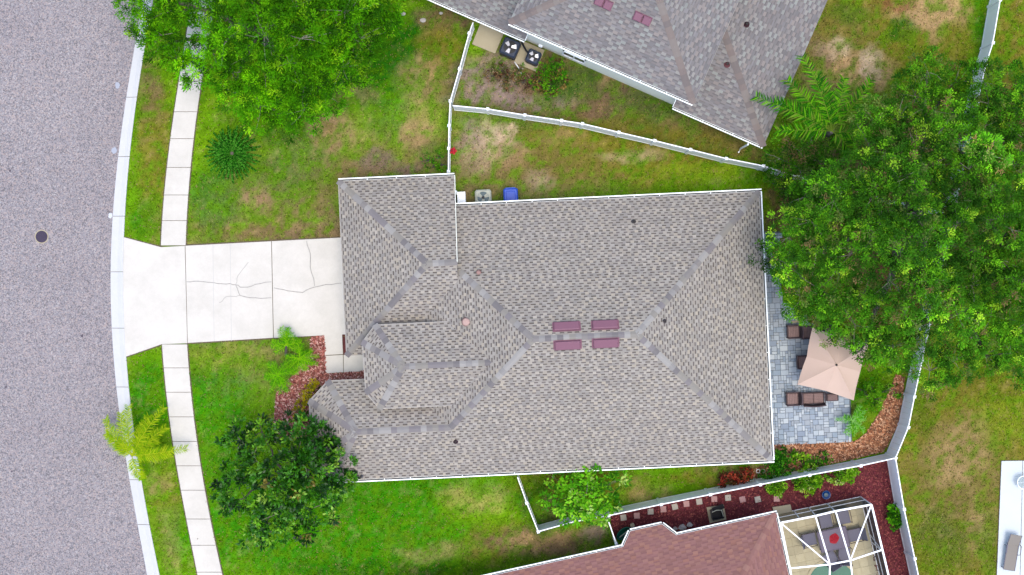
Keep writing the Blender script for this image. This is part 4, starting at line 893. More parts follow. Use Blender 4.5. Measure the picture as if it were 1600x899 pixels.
# palms
def frond(t, c, ang, Ln, rise, droop, ll, n, cols, kk=1.05, curl=0, wl=.035, vee=.35, name='frond', twist=0, parent_loc=None, dens=2, rr=.02, leafm='leaf'):
    """one pinnate frond: curved rib with leaflets on both sides"""
    c = np.array(c, float); S_ = []; k = 10
    for i in range(k + 1):
        s = i / k; a = ang + curl * s; 
        if i == 0: p = c.copy(); S_.append(p); continue
        ds = Ln / k; dz = rise * (1 - s) - droop * s * 1.3; h = ds / math.sqrt(1 + dz * dz)
        p = S_[-1] + np.array([math.cos(a) * h, math.sin(a) * h, dz * h]); S_.append(p)
    S_ = np.array(S_); mb = MB(); mb.tube(S_, [rr * (1 - .85 * i / k) + .003 for i in range(k + 1)], 4, lin(*cols[-1], kk))
    B, D, LL_, CC = [], [], [], []
    for j in range(n):
        s = .1 + .9 * (j + RNG.random() * .6) / n; f = s * k; i = min(int(f), k - 1); p = S_[i] + (S_[i + 1] - S_[i]) * (f - i); d = unit(S_[i + 1] - S_[i]); side = unit(np.cross(d, [0, 0, 1])); 
        ln = ll * (.35 + .65 * math.sin(min(1, s * 1.15 + .12) * math.pi * .86) + .1)
        for sg in (-1, 1):
            v = unit(d * (.45 + .5 * s) + side * sg + np.array([0, 0, vee + RNG.normal(0, .15)]) + RNG.normal(0, .22, 3))
            q = p; B.append(p); D.append(v); LL_.append(ln * RNG.uniform(.85, 1.1)); CC.append(np.array(lin(*random.choice(cols), kk)) * RNG.uniform(.85, 1.15))
    B, D, LL_ = np.array(B), np.array(D), np.array(LL_)
    up = unit(np.array([0, 0, 1.]) + RNG.normal(0, .25, (len(B), 3))); s = unit(np.cross(D, up)); w = wl * .5
    tipd = D * 1.0 + np.array([0, 0, -.35]); 
    m1 = B + D * LL_[:, None] * .5; tip = m1 + unit(tipd) * LL_[:, None] * .5
    for b_, m_, t_, s_, c_ in zip(B, m1, tip, s, CC):
        mb.add([b_ - s_ * w * .6, b_ + s_ * w * .6, m_ + s_ * w, m_ - s_ * w, t_], [(0, 1, 2, 3), (3, 2, 4)], tuple(c_))
    build(mb, name, M[leafm], t)
def palm(name, label, basepx, crownpx, zc, tips, ll, n, cols, trunk_r=.12, cat='palm', rise=.5, droop=.75, wl=.04, vee=.3, rr=.022, trunkm='bark'):
    b = Vector((*W2(*basepx), 0)); t = thing(name, label, cat, b); c = W(*crownpx, zc); mb = MB(); k = 8
    if zc > .3:
        pts = [b + (c - b) * (i / k) + Vector((0, 0, -.05 if i == 0 else 0)) for i in range(k + 1)]
        mb.tube(pts, [trunk_r * (1.25 - .35 * i / k + (.06 if i % 2 else 0)) for i in range(k + 1)], 9); build(mb, 'trunk', M[trunkm], t)
    for tip in tips:
        if tip[0] > 10: a, Ln = math.atan2(-(tip[1] - crownpx[1]), tip[0] - crownpx[0]), math.hypot(tip[0] - crownpx[0], tip[1] - crownpx[1]) * (H - zc) / F
        else: a, Ln = tip[0], tip[1]
        frond(t, c, a, Ln * 1.18, rise * random.uniform(.7, 1.3), droop * random.uniform(.7, 1.25), ll, n, cols, curl=random.uniform(-.18, .18), wl=wl, vee=vee, rr=rr)
    return t
random.seed(9)
palm('queen_palm', 'feathery queen palm with long bright fronds beside the upper neighbour roof corner', (1283, 217), (1300, 205), 4.6,
     [(1190, 158), (1222, 152), (1236, 128), (1262, 96), (1290, 110), (1322, 118), (1372, 122), (1385, 215), (1345, 245), (1225, 205)], .6, 46, [(34, 104, 8), (64, 144, 10), (104, 182, 16), (46, 120, 10), (120, 190, 24), (124, 156, 50)], .14, wl=.05, vee=.15)
palm('young_palm', 'small yellow-green palm on the verge, its fronds over kerb and road', (214, 702), (206, 712), 1.9,
     [(155, 655), (165, 678), (182, 650), (196, 640), (222, 668), (247, 640), (252, 668), (283, 705), (262, 716), (216, 752), (238, 690), (178, 690), (228, 655)], .44, 78, [(150, 190, 10), (176, 204, 20), (120, 170, 12), (190, 206, 40)], .08, wl=.025, vee=.25, droop=.95)
palm('pygmy_palm', 'upper of two small bright green palms beside the red chip bed', (447, 556), (447, 540), .9, [(random.uniform(0, 6.28), random.uniform(.55, .95)) for _ in range(15)], .26, 26, [(84, 168, 4), (124, 200, 8), (62, 140, 4), (150, 208, 24)], .06, wl=.016)
palm('pygmy_palm', 'small bright green palm with pale bent stem, lowest right of the driveway corner', (478, 566), (468, 560), .9, [(random.uniform(0, 6.28), random.uniform(.6, .95)) for _ in range(15)], .26, 26, [(84, 168, 4), (116, 196, 8), (62, 140, 4), (150, 208, 24)], .06, wl=.016)
palm('pygmy_palm', 'lower left small bright green palm on the lawn edge of the red chip bed', (440, 584), (434, 586), .8, [(random.uniform(0, 6.28), random.uniform(.6, 1.05)) for _ in range(15)], .26, 26, [(78, 166, 4), (118, 200, 8), (66, 150, 4), (140, 208, 24)], .06, wl=.016)
palm('pygmy_palm', 'small bright green palm at the lower right edge of the paved patio', (1327, 652), (1333, 657), .8, [(random.uniform(0, 6.28), random.uniform(.45, .85)) for _ in range(16)], .22, 24, [(80, 170, 10), (116, 200, 24), (60, 140, 10), (150, 210, 110)], .05, wl=.02)
# sago palm
t = thing('sago_palm', 'round dark green sago palm with stiff upright fronds on the upper front lawn', 'sago palm', (*W2(364, 242), 0)); c = W(363, 240, .25)
mb = MB(); mb.lathe((c.x, c.y, 0), [(.2, -.05), (.22, .1), (.16, .3), (.05, .36)], 12); build(mb, 'trunk', M['bark'], t)
random.seed(4)
for i in range(54):
    a = i * 2.39996; s = (i + 1) / 54; el = 1.25 - 1.05 * s ** .8
    Ln = .95 + .85 * s
    frond(t, (c.x + math.cos(a) * .08, c.y + math.sin(a) * .08, .3), a, Ln, math.tan(el) * 1.0, .25 + .5 * s, .105, 34, [(14, 74, 6), (26, 106, 10), (52, 142, 22), (96, 170, 50)], kk=.9, wl=.045, vee=.35, rr=.02, leafm='leaf')

# shrubs
def shrub(name, label, lobes_px, basepx, cols, wts, LL=.12, WW=.07, per=110, nl=16, tr=.14, cat='shrub', group=None, leafm='leaf', stems=True, spread=.8):
    b = Vector((*W2(*basepx), 0)); t = thing(name, label, cat, b, 0, group); lobes = [(tuple(W(x, y, z)), r) for x, y, z, r in lobes_px]
    mb = MB()
    for (c, r) in lobes:
        for _ in range(5):
            e = np.array(c) + RNG.normal(0, r * .35, 3); mb.tube([(c[0] * .6 + b.x * .4, c[1] * .6 + b.y * .4, -.03), (c[0] + (e[0] - c[0]) * .4, c[1] + (e[1] - c[1]) * .4, c[2] * .5), tuple(e)], [.025, .018, .008], 4, cap=False)
    build(mb, 'stems', M['bark'], t, kind='stuff')
    T, O, J = lobe_tufts(lobes, per, .8); T[:, 2] = np.maximum(T[:, 2], .04)
    V, Cc = tufts(T, O, tr, nl, LL, WW, mixcols(len(T), cols, wts), spread); quads('foliage', V, Cc, M[leafm], t, kind='stuff'); return t
GR = [(38, 104, 16), (62, 140, 22), (96, 176, 34), (30, 80, 20)]; LIME = [(84, 150, 20), (124, 184, 30), (160, 206, 60), (56, 110, 24), (190, 214, 120)]
shrub('hedge', 'curved yellow-green clipped hedge between the red chips and the bay roof', [(487, 603, .45, .3), (482, 613, .45, .33), (475, 623, .45, .33), (469, 633, .45, .3), (464, 643, .42, .28), (490, 598, .4, .22)], (478, 620), [(176, 170, 8), (206, 196, 12), (146, 150, 10), (110, 120, 12)], [4, 4, 3, 2], .07, .045, 220, 14, .09)
shrub('shrub', 'dark green shrub strip tucked under the bay eave beside the magnolia', [(496, 612, .3, .2), (487, 632, .3, .2), (482, 648, .3, .2)], (484, 634), [(30, 80, 16), (50, 100, 20), (24, 60, 16)], [4, 3, 3], .09, .05, 120)
shrub('shrub', 'bright green bush on the right of the two dark air conditioners', [(868, 108, .6, .5), (872, 126, .55, .5), (858, 138, .5, .5), (842, 128, .5, .45), (850, 112, .5, .4)], (858, 122), [(70, 140, 20), (110, 176, 30), (60, 100, 30), (150, 130, 70), (96, 70, 50)], [4, 4, 3, 2.4, 2], .15, .07, 110)
shrub('shrub', 'straggly brown-leaved bush below the larger dark air conditioner', [(782, 108, .45, .4), (800, 118, .45, .4), (820, 128, .4, .4), (770, 118, .35, .35), (790, 128, .35, .35), (812, 112, .4, .3)], (795, 116), [(86, 100, 40), (120, 110, 60), (140, 110, 80), (90, 64, 50), (90, 140, 30), (170, 150, 120)], [3, 3, 3, 3, 2, 1], .17, .05, 70)
shrub('croton_shrub', 'red-orange croton shrub against the fence near the lower right eave', [(1129, 752, .5, .33), (1142, 746, .5, .36), (1157, 744, .5, .36), (1170, 740, .5, .33), (1124, 757, .4, .25), (1150, 752, .4, .3)], (1148, 747), [(150, 60, 44), (184, 84, 62), (116, 40, 40), (90, 46, 36), (120, 100, 50), (70, 60, 36)], [4, 3, 3, 3, 1.5, 2], .17, .09, 90, 12)
shrub('shrub', 'largest green shrub against the fence at the lower right house corner', [(1212, 722, .7, .6), (1224, 730, .6, .5), (1202, 738, .6, .5), (1222, 714, .6, .45)], (1212, 728), GR, [4, 4, 2, 2], .13, .07, 110)
shrub('shrub', 'open lime leaved shrub in the middle of the three above the fence', [(1250, 720, .5, .42), (1262, 728, .5, .4), (1245, 712, .4, .3), (1258, 738, .4, .3)], (1253, 722), LIME, [4, 4, 2, 3, .3], .17, .10, 70, 12)
shrub('shrub', 'small green shrub on the right of the three above the fence', [(1283, 716, .45, .38), (1292, 712, .4, .3), (1276, 724, .4, .3)], (1283, 718), GR, [3, 4, 3, 2], .12, .07, 60)
shrub('shrub', 'round lime shrub in the red mulch nearest the stepping stones', [(1205, 757, .55, .38), (1216, 760, .55, .38), (1212, 768, .5, .33)], (1211, 762), LIME, [4, 4, 2, 3, 1], .13, .08, 150, group='lime shrubs in the red mulch')
shrub('shrub', 'widest lime shrub in the red mulch, above the blue bowl', [(1252, 753, .6, .42), (1266, 752, .65, .48), (1278, 748, .6, .42), (1262, 762, .5, .38)], (1266, 754), LIME, [4, 4, 2, 3, 1], .13, .08, 150, group='lime shrubs in the red mulch')
shrub('shrub', 'lime shrub in the red mulch nearest the fence junction', [(1308, 744, .55, .4), (1322, 741, .6, .42), (1330, 738, .5, .33)], (1318, 742), LIME, [4, 4, 2, 3, .5], .13, .08, 150, group='lime shrubs in the red mulch')
shrub('shrub', 'solitary round green shrub against the right fence of the red mulch bed', [(1397, 803, .6, .42), (1402, 810, .55, .42), (1398, 816, .5, .3)], (1400, 808), [(70, 150, 20), (110, 190, 30), (40, 100, 20)], [4, 3, 3], .14, .08, 150)
shrub('shrub', 'leafy weeds at the garage corner beside the red ornament on the fence', [(668, 250, .3, .35), (685, 246, .3, .35), (692, 258, .3, .3), (676, 260, .25, .3)], (680, 252), [(70, 150, 10), (100, 180, 20), (50, 110, 14)], [4, 3, 2], .16, .05, 50, 9)
shrub('shrub', 'dark green shrubs filling the corner right of the long upper eave', [(1222, 292, .5, .45), (1240, 300, .6, .5), (1258, 298, .6, .5), (1275, 306, .6, .5), (1205, 284, .4, .3)], (1240, 300), [(30, 92, 20), (50, 130, 26), (70, 150, 36)], [4, 4, 2], .13, .07, 60)
shrub('shrub', 'loose green shrub beside the tan umbrella, below the big oak', [(1355, 620, .6, .5), (1372, 628, .6, .55), (1345, 608, .5, .4), (1390, 612, .6, .5), (1365, 605, .6, .5)], (1367, 618), [(60, 130, 14), (96, 166, 24), (40, 90, 14), (120, 186, 40)], [4, 4, 3, 2], .14, .06, 50)

# ------------------------------------------------------------------ equipment and garden things
def pad(label, pxs, z=.08, m='pad'):
    P2 = [W(*p, z) for p in pxs]; c = sum(P2, Vector()) / len(P2); mb = MB(); mb.prism([(p.x, p.y) for p in P2], -.05, z)
    return tag(build(mb, 'concrete_pad', M[m], loc=(c.x, c.y, 0)), label, 'concrete pad')
pad('bare beige concrete pad beside the larger dark air conditioner', [(751, 36), (787, 53), (773.5, 84), (737.5, 69)])
pad('beige concrete pad beneath the smaller dark air conditioner', [(812, 62), (851, 78.5), (837, 112), (804, 98)])
def condenser(label, px, size, h, rz, body, top, blade, ring=None):
    c = W(*px, h); t = thing('air_conditioner', label, 'air conditioner', (c.x, c.y, 0), rz); s = size
    mb = MB(); mb.bbox((0, 0, h * .5 + .04), (s, s, h), 0, .07)
    build(mb, 'housing', M[body], t, world_=False)
    mb = MB()
    for i in range(14): 
        z = .12 + (h - .2) * i / 14
        for k in range(4): mb.box(Matrix.Rotation(k * math.pi / 2, 3, 'Z') @ Vector((s / 2 + .006, 0, z)), (.012, s * .82, .022) , k * math.pi / 2)
    build(mb, 'louvres', M['black' if body == 'ac_dark' else body], t, world_=False, kind='stuff')
    r = s * .385; mb = MB(); mb.lathe((0, 0, h + .041), [(r, 0), (r, .004)], 32); build(mb, 'fan_opening', M[top], t, world_=False)
    mb = MB(); n = 32
    for k in range(n):
        a0, a1 = 2 * math.pi * k / n, 2 * math.pi * (k + 1) / n; mb.bar((r * math.cos(a0), r * math.sin(a0), h + .05), (r * math.cos(a1), r * math.sin(a1), h + .05), .02, .03)
    build(mb, 'fan_ring', M[body], t, world_=False)
    for k in range(3):
        a = k * 2.094 + .5; mb = MB(); R = Matrix.Rotation(a, 4, 'Z') @ Matrix.Rotation(.35, 4, 'X'); vs_ = [R @ Vector(p) for p in ((.07, -.05, 0), (r * .9, -.13, .0), (r * .95, .10, 0), (.09, .07, 0))]
        vs_ = [Vector((v.x, v.y, v.z * .25 + h + .062)) for v in vs_]; mb.add(vs_, [(0, 1, 2, 3)]); build(mb, 'fan_blade', M[blade], t, world_=False)
    mb = MB(); mb.lathe((0, 0, h + .05), [(.07, 0), (.07, .04), (.03, .05)], 14); build(mb, 'fan_hub', M['black'], t, world_=False)
    mb = MB()
    for rr_ in (r * .35, r * .6, r * .82):
        for k in range(24):
            a0, a1 = 2 * math.pi * k / 24, 2 * math.pi * (k + 1) / 24; mb.bar((rr_ * math.cos(a0), rr_ * math.sin(a0), h + .1), (rr_ * math.cos(a1), rr_ * math.sin(a1), h + .1), .005)
    build(mb, 'fan_guard', M['black'], t, world_=False, kind='stuff'); return t
condenser('larger dark blue-grey air conditioner between the bare pad and its smaller twin', (797, 74), .88, .85, TE, 'ac_dark', 'black', 'blade_metal')
condenser('smaller dark blue-grey air conditioner standing on the right concrete pad', (833.5, 88.5), .68, .75, TE, 'ac_dark', 'black', 'blade_metal')
condenser('pale green-grey air conditioner half hidden by the gutter of the middle house', (755, 309), .82, .8, TH, 'ac_light', 'fanblue', 'ac_light')
mb = MB(); mb.tube([W(815, 66, 1.0), W(818, 72, .7), W(822, 79, .5), W(826, 84, .45)], .05, 8); tag(build(mb, 'refrigerant_hose', M['black'], loc=W(815, 66, 0)), 'thick black hose running from the lower eave to the smaller air conditioner', 'hose')
mb = MB(); mb.tube([W(804, 97, .02), W(806, 100, .22), W(811, 107, .2), W(815, 116, .02)], .03, 8); mb.tube([W(811, 107, .2), W(817, 108, .05)], .025, 8); tag(build(mb, 'drain_pipe', M['white'], loc=W(806, 100, 0)), 'thin white plastic pipe sticking out of the bush below the air conditioners', 'pipe')
mb = MB(); mb.bbox(W(844.5, 72, .5), (.22, .14, .2), TE, .03); tag(build(mb, 'wall_vent', M['white'], loc=W(844.5, 72, .5)), 'small white vent box on the cream wall above the smaller air conditioner', 'vent')
# white utility box, small white pipe and blue bin by the main house
t = thing('utility_box', 'tall white metal box against the wall between the garage and the pale air conditioner', 'utility box', (*W2(721, 310, 1.2), 0), TH)
mb = MB(); mb.bbox((0, 0, .62), (.38, .62, 1.2), 0, .03); build(mb, 'cabinet', M['white'], t, world_=False); mb = MB(); mb.bbox((0, 0, 1.235), (.42, .66, .03), 0, .01); build(mb, 'lid', M['white'], t, world_=False)
mb = MB(); mb.tube([W(711.5, 299, 1.4), W(713, 300, 1.5), W(714, 303, 1.2), W(713.5, 303, .1)], .06, 8); tag(build(mb, 'drain_elbow', M['white'], loc=W(713, 301, 0)), 'white pipe elbow at the garage wall corner beside the white metal box', 'pipe')
t = thing('recycling_bin', 'blue plastic wheeled bin standing against the wall right of the pale air conditioner', 'bin', (*W2(798, 306, 1.0), 0), TH)
mb = MB(); a = [(-.27, -.3), (.27, -.3), (.27, .3), (-.27, .3)]; b_ = [(x * 1.18, y * 1.18) for x, y in a]
mb.add([(x, y, .08) for x, y in a] + [(x, y, .98) for x, y in b_], [(3, 2, 1, 0), (0, 1, 5, 4), (1, 2, 6, 5), (2, 3, 7, 6), (3, 0, 4, 7), (4, 5, 6, 7)]); build(mb, 'bin_body', M['blue'], t, world_=False)
mb = MB(); mb.bbox((0, -.01, 1.02), (.74, .78, .07), 0, .06); build(mb, 'lid', M['blue'], t, world_=False); mb = MB(); mb.bbox((0, -.02, 1.066), (.54, .56, .03), 0, .05); build(mb, 'lid_panel', M['blue'], t, world_=False)
mb = MB(); mb.bar((-.25, .4, .98), (.25, .4, .98), .04); build(mb, 'handle', M['blue'], t, world_=False)
for sx in (-1, 1): 
    mb = MB(); mb.tube([(sx * .27, .28, .12), (sx * .33, .28, .12)], .12, 14); build(mb, 'wheel', M['black'], t, world_=False)
# red ornament on the fence
t = thing('fence_ornament', 'small bright red ornament hanging on the white fence near the garage corner', 'ornament', W(708, 236, 1.3))
mb = MB(); mb.lathe((0, 0, 0), [(.03, -.2), (.12, -.14), (.16, -.02), (.12, .08), (.05, .12), (.03, .2)], 14); build(mb, 'bulb', M['red'], t, world_=False)
mb = MB()
for k in range(5): a = k * 1.257; mb.bbox((math.cos(a) * .14, math.sin(a) * .14, .02), (.12, .1, .03), a, .02)
build(mb, 'petals', M['red'], t, world_=False, kind='stuff'); mb = MB(); mb.bar((0, 0, .18), (-.22, 0, .5), .015); build(mb, 'hook', M['black'], t, world_=False)
# manhole and road marks
t = thing('manhole_cover', 'round dark iron manhole cover set in the road', 'manhole cover', (*W2(64.5, 370), -.055)); c = (0, 0, 0)
mb = MB(); mb.lathe(c, [(.36, -.02), (.36, .012), (.325, .012), (.325, .004)], 36); build(mb, 'frame_ring', M['pad'], t, world_=False)
mb = MB(); mb.lathe(c, [(.31, -.02), (.31, .012)], 36)
for r_ in (.08, .16, .24):
    for k in range(int(r_ * 60)): a = 2 * math.pi * k / int(r_ * 60); mb.box((r_ * math.cos(a), r_ * math.sin(a), .016), (.035, .035, .012), a)
build(mb, 'cover', M['iron'], t, world_=False)
M['splat'] = mat('paint_splash', lin(235, 240, 245, .7), .8); M['stain'] = mat('dark_stain', lin(110, 100, 112, .6), .9)
def blotch(px, py, r, m, label, z=-.049, cat='splash'):
    mb = MB(); c = W(px, py, 0); n = 18; mb.add([(c.x + r * (.6 + .5 * random.random()) * math.cos(6.283 * k / n), c.y + r * (.8 + .5 * random.random()) * math.sin(6.283 * k / n), z) for k in range(n)], [tuple(range(n))])
    tag(build(mb, 'paint_mark' if m == 'splat' else 'road_stain', M[m], loc=(c.x, c.y, z)), label, cat)
blotch(172, 337, .13, 'splat', 'bright white splash on the road edge just above the driveway apron'); 
M['splat2'] = mat('faded_paint_splash', lin(205, 212, 226, .62), .8)
blotch(178, 235, .15, 'splat2', 'faded pale splash on the road edge, the middle of three', cat='splash'); blotch(183, 133, .15, 'splat2', 'faintest pale splash on the road edge, topmost of three', cat='splash')
for (x, y, r, l) in ((15, 267, .06, 'small dark spot on the road near the left edge, topmost'), (128, 525, .08, 'brownish stain on the road, level with the lower driveway edge'), (9, 605, .06, 'small dark spot on the road at the far left'), (18, 737, .05, 'tiny dark spot low on the left of the road')): blotch(x, y, r, 'stain', l, cat='stain')

# ------------------------------------------------------------------ patio furniture
ux, uy = tw(1, 0), tw(0, 1)
t = thing('patio_umbrella', 'large square tan market umbrella open over the patio, partly under the oak', 'umbrella', (*W2(1303, 568, 2.5), 0))
mid = Vector((*W2(1303, 568, 2.45), 0)); apex = W(1307, 570.5, 2.85); cor = [W(*p, 2.15) for p in ((1269.5, 512), (1358, 537), (1334, 626), (1246, 601))]
rim = []
for i in range(4):
    a, b = cor[i], cor[(i + 1) % 4]; rim += [a, (a + b) / 2 + (apex - (a + b) / 2) * .055 + Vector((0, 0, .03))]
for i in range(8):
    a, b = rim[i], rim[(i + 1) % 8]; mb = MB(); n = 6; vv = []; ff = []
    for r in range(n + 1):
        for s in range(n + 1):
            q_ = a + (b - a) * s / n; f = r / n; p = apex + (q_ - apex) * f; p.z += math.sin(f * math.pi) * .04 - math.sin(s / n * math.pi) * f * .10; vv.append(p)
    for r in range(n):
        for s in range(n): ff.append((r * (n + 1) + s, (r + 1) * (n + 1) + s, (r + 1) * (n + 1) + s + 1, r * (n + 1) + s + 1))
    mb.add(vv, ff); build(mb, 'canopy_panel', M['canvas'], t, smooth=True)
for c in rim: mb = MB(); mb.bar(apex - Vector((0, 0, .06)), c - Vector((0, 0, .06)), .025); build(mb, 'rib', M['wickerdark'], t)
mb = MB(); mb.tube([Vector((apex.x, apex.y, 0)), apex], .025, 10); build(mb, 'pole', M['wickerdark'], t)
mb = MB(); mb.lathe(apex, [(.06, -.02), (.06, .03), (.02, .09)], 12); build(mb, 'finial', M['black'], t)
mb = MB(); mb.lathe((apex.x, apex.y, .05), [(.28, 0), (.28, .06), (.05, .1), (.04, .3)], 20); build(mb, 'base', M['black'], t)
t = thing('patio_table', 'dark rectangular table beneath the tan umbrella', 'table', (apex.x - .15, apex.y, 0), TH)
mb = MB(); mb.bbox((0, 0, .72), (1.0, 1.5, .04), 0, .03); build(mb, 'tabletop', M['wickerdark'], t, world_=False)
for sx in (-1, 1):
    for sy in (-1, 1): mb = MB(); mb.bar((sx * .42, sy * .66, .03), (sx * .42, sy * .66, .7), .05); build(mb, 'leg', M['wickerdark'], t, world_=False)
def wicker_chair(label, w, d, h=.85, back=True, arms=True, ncush=1, cat='chair', name='wicker_chair', m='wicker'):
    t = thing(name, label, cat, (0, 0, 0)); mb = MB(); mb.bbox((0, 0, .34), (w, d, .1), 0, .02); build(mb, 'seat', M['wickerdark'], t, world_=False)
    cw = (w - .1) / ncush
    for k in range(ncush):
        mb = MB(); mb.bbox((-w / 2 + .05 + cw * (k + .5), 0, .42), (cw - .015, d - .1, .09), 0, .03)
        cu = build(mb, 'cushion', M[m], t, world_=False)
    mb = MB(); ns = 7
    for k in range(ns): mb.bar((-w / 2 + .05, -d / 2 + .08 + (d - .16) * k / (ns - 1), .468), (w / 2 - .05, -d / 2 + .08 + (d - .16) * k / (ns - 1), .468), .012)
    build(mb, 'weave_strands', M['wickerdark'], t, world_=False, kind='stuff')
    if back:
        mb = MB(); n = 6; vs_ = []
        for k in range(n + 1):
            x = -w / 2 + w * k / n; bulge = .05 * math.sin(math.pi * k / n); vs_ += [(x, -d / 2 - bulge, .35), (x, -d / 2 - .08 - bulge, h), (x, -d / 2 - .03 - bulge + .07, .35), (x, -d / 2 - .03 - bulge, h)]
        fs = []
        for k in range(n): a = k * 4; fs += [(a, a + 4, a + 5, a + 1), (a + 2, a + 3, a + 7, a + 6), (a + 1, a + 5, a + 7, a + 3)]
        fs += [(0, 1, 3, 2), (4 * n, 4 * n + 2, 4 * n + 3, 4 * n + 1)]; mb.add(vs_, fs); build(mb, 'backrest', M['wickerdark'], t, world_=False)
    if arms:
        for sx in (-1, 1): 
            mb = MB(); mb.bbox((sx * (w / 2), 0, .6), (.055, d, .03), 0, .01); ar = build(mb, 'armrest', M['wickerdark'], t, world_=False)
            for sy in (-1, 1): mb = MB(); mb.bar((sx * w / 2, sy * (d / 2 - .04), .35), (sx * w / 2, sy * (d / 2 - .04), .59), .035); build(mb, 'arm_post', M['wickerdark'], t, world_=False)
    for sx in (-1, 1):
        for sy in (-1, 1): mb = MB(); mb.bar((sx * (w / 2 - .04), sy * (d / 2 - .04), .03), (sx * (w / 2 - .04), sy * (d / 2 - .04), .3), .045); build(mb, 'leg', M['wickerdark'], t, world_=False)
    return t
pc = lambda x, y: (*W2(x, y, .45), 0)
ch = wicker_chair('brown wicker chair at the left end of the row above the umbrella', .68, .66); ch.location = pc(1240, 518.5); ch.rotation_euler = (0, 0, TH + math.pi / 2)
dup(ch, pc(1262, 519), TH + math.pi / 2, 'brown wicker chair half hidden between the umbrella corner and the end chair')
dup(ch, pc(1238.5, 623.5), TH + math.pi / 2, 'brown wicker chair at the left end of the row below the umbrella')
c2_ = dup(ch, pc(1256, 566), TH - math.pi / 2, 'dark chair mostly hidden beneath the left edge of the umbrella')
c2_ = dup(ch, pc(1298, 520), TH + math.pi, 'dark chair showing between the oak leaves and the top of the umbrella')
lv = wicker_chair('wide brown wicker loveseat with its dark back towards the lower patio edge', 1.15, .62, ncush=2, name='wicker_loveseat', cat='loveseat'); lv.location = pc(1271, 622.5); lv.rotation_euler = (0, 0, TH)
tb = wicker_chair('low brown wicker table at the right end of the row below the umbrella', .62, .42, back=False, arms=False, name='wicker_table', cat='side table'); tb.location = pc(1301, 621); tb.rotation_euler = (0, 0, TH)
mb = MB(); mb.bar(W(1236, 504, .08), W(1262, 499.5, .08), .12, .12); tag(build(mb, 'edging_stone', M['pad'], loc=W(1249, 502, 0)), 'pale edging stone behind the two upper wicker chairs', 'edging')

# ------------------------------------------------------------------ red mulch yard
sts = [(974, 809, 0), (995, 806, 1), (1016.5, 799.5, 0), (1036.5, 796, 1), (1054.5, 792, 0), (1072.5, 787.5, 1), (1092.5, 784, 0), (1116, 780, 1), (1137.5, 778, 0), (1160, 780.5, 1), (1184, 780.5, 0), (1213.5, 779.5, 1)]
ords = ['first', 'second', 'third', 'fourth', 'fifth', 'sixth', 'seventh', 'eighth', 'ninth', 'tenth', 'eleventh', 'last']
for i, (x, y, pk) in enumerate(sts):
    mb = MB(); c = W(x, y, .05); mb.bbox((0, 0, .04), (.31, .31, .08), random.uniform(.0, .25), .015, lin(*((222, 176, 172) if pk else (216, 210, 196)), .66))
    o = build(mb, 'stepping_stone', M['stone'], world_=False); o.location = (c.x, c.y, 0); tag(o, '%s square stepping stone from the left in the row on red mulch, %s' % (ords[i], 'pinkish' if pk else 'pale'), 'stepping stone', 'stepping stones in the red mulch')
mb = MB(); c = Vector((*W2(1290, 773), 0)); prof = [(.15, .02), (.2, .12), (.235, .16), (.215, .17), (.17, .12), (.1, .09)]; mb.lathe(c, prof, 28)
t = thing('garden_bowl', 'round blue glazed bowl on the red mulch', 'bowl', c); build(mb, 'bowl', M['bluepot'], t, smooth=True); mb = MB(); mb.lathe(c, [(.1, .1), (.1, .115), (.03, .12)], 20); build(mb, 'inner_disc', M['fanblue'], t)
# teal wheelbarrow-like tub
t = thing('garden_tub', 'teal green plastic tub tilted beside the bay of the terracotta roof', 'tub', (*W2(975, 834, .5), 0), math.radians(38))
mb = MB(); n = 24; rings = [(.30, .2, .05), (.42, .26, .45), (.45, .29, .5), (.40, .24, .5), (.36, .22, .2)]
for (a_, b_, z) in rings:
    for k in range(n): th_ = 2 * math.pi * k / n; mb.v.append((a_ * math.cos(th_), b_ * math.sin(th_), z + .12 * math.sin(th_))); mb.c.append((1, 1, 1))
for i in range(4):
    for k in range(n): mb.f.append((i * n + k, i * n + (k + 1) % n, (i + 1) * n + (k + 1) % n, (i + 1) * n + k))
mb.f.append(tuple(4 * n + k for k in range(n))); build(mb, 'tub_body', M['teal'], t, world_=False, smooth=True)
mb = MB(); mb.bar((-.3, .0, .52), (.3, .0, .56), .04); build(mb, 'handle', M['ac_light'], t, world_=False)
mb = MB(); c = W(988, 821, .3); mb.bbox(c, (.22, .2, .3), .3, .05); tag(build(mb, 'garden_pot', M['pad'], loc=(c.x, c.y, 0)), 'small cream pot against the bay gutter beside the teal tub', 'pot')
# black tray on beige slab
pad('beige concrete slab beneath the black box in the red mulch', [(1104, 793), (1131, 789), (1135, 812), (1109, 818)], .07)
t = thing('equipment_box', 'black open-lidded box on a beige slab at the terracotta eave', 'box', (*W2(1121, 804, .4), 0), TF)
mb = MB()
for (cx, cy, sx, sy) in ((0, .24, .62, .04), (0, -.24, .62, .04), (.29, 0, .04, .44), (-.29, 0, .04, .44)): mb.box((cx, cy, .25), (sx, sy, .42))
mb.box((0, 0, .06), (.54, .44, .03)); build(mb, 'box_body', M['black'], t, world_=False)
mb = MB(); mb.box((.1, .33, .5), (.62, .3, .03), rot=Matrix.Rotation(.5, 3, 'X') @ Matrix.Rotation(.2, 3, 'Z')); build(mb, 'lid', M['black'], t, world_=False)
mb = MB(); mb.tube([(-.25, .18, .47), (0, .24, .5), (.25, .18, .47), (.27, -.15, .47)], .02, 6); build(mb, 'rim', M['ac_light'], t, world_=False)
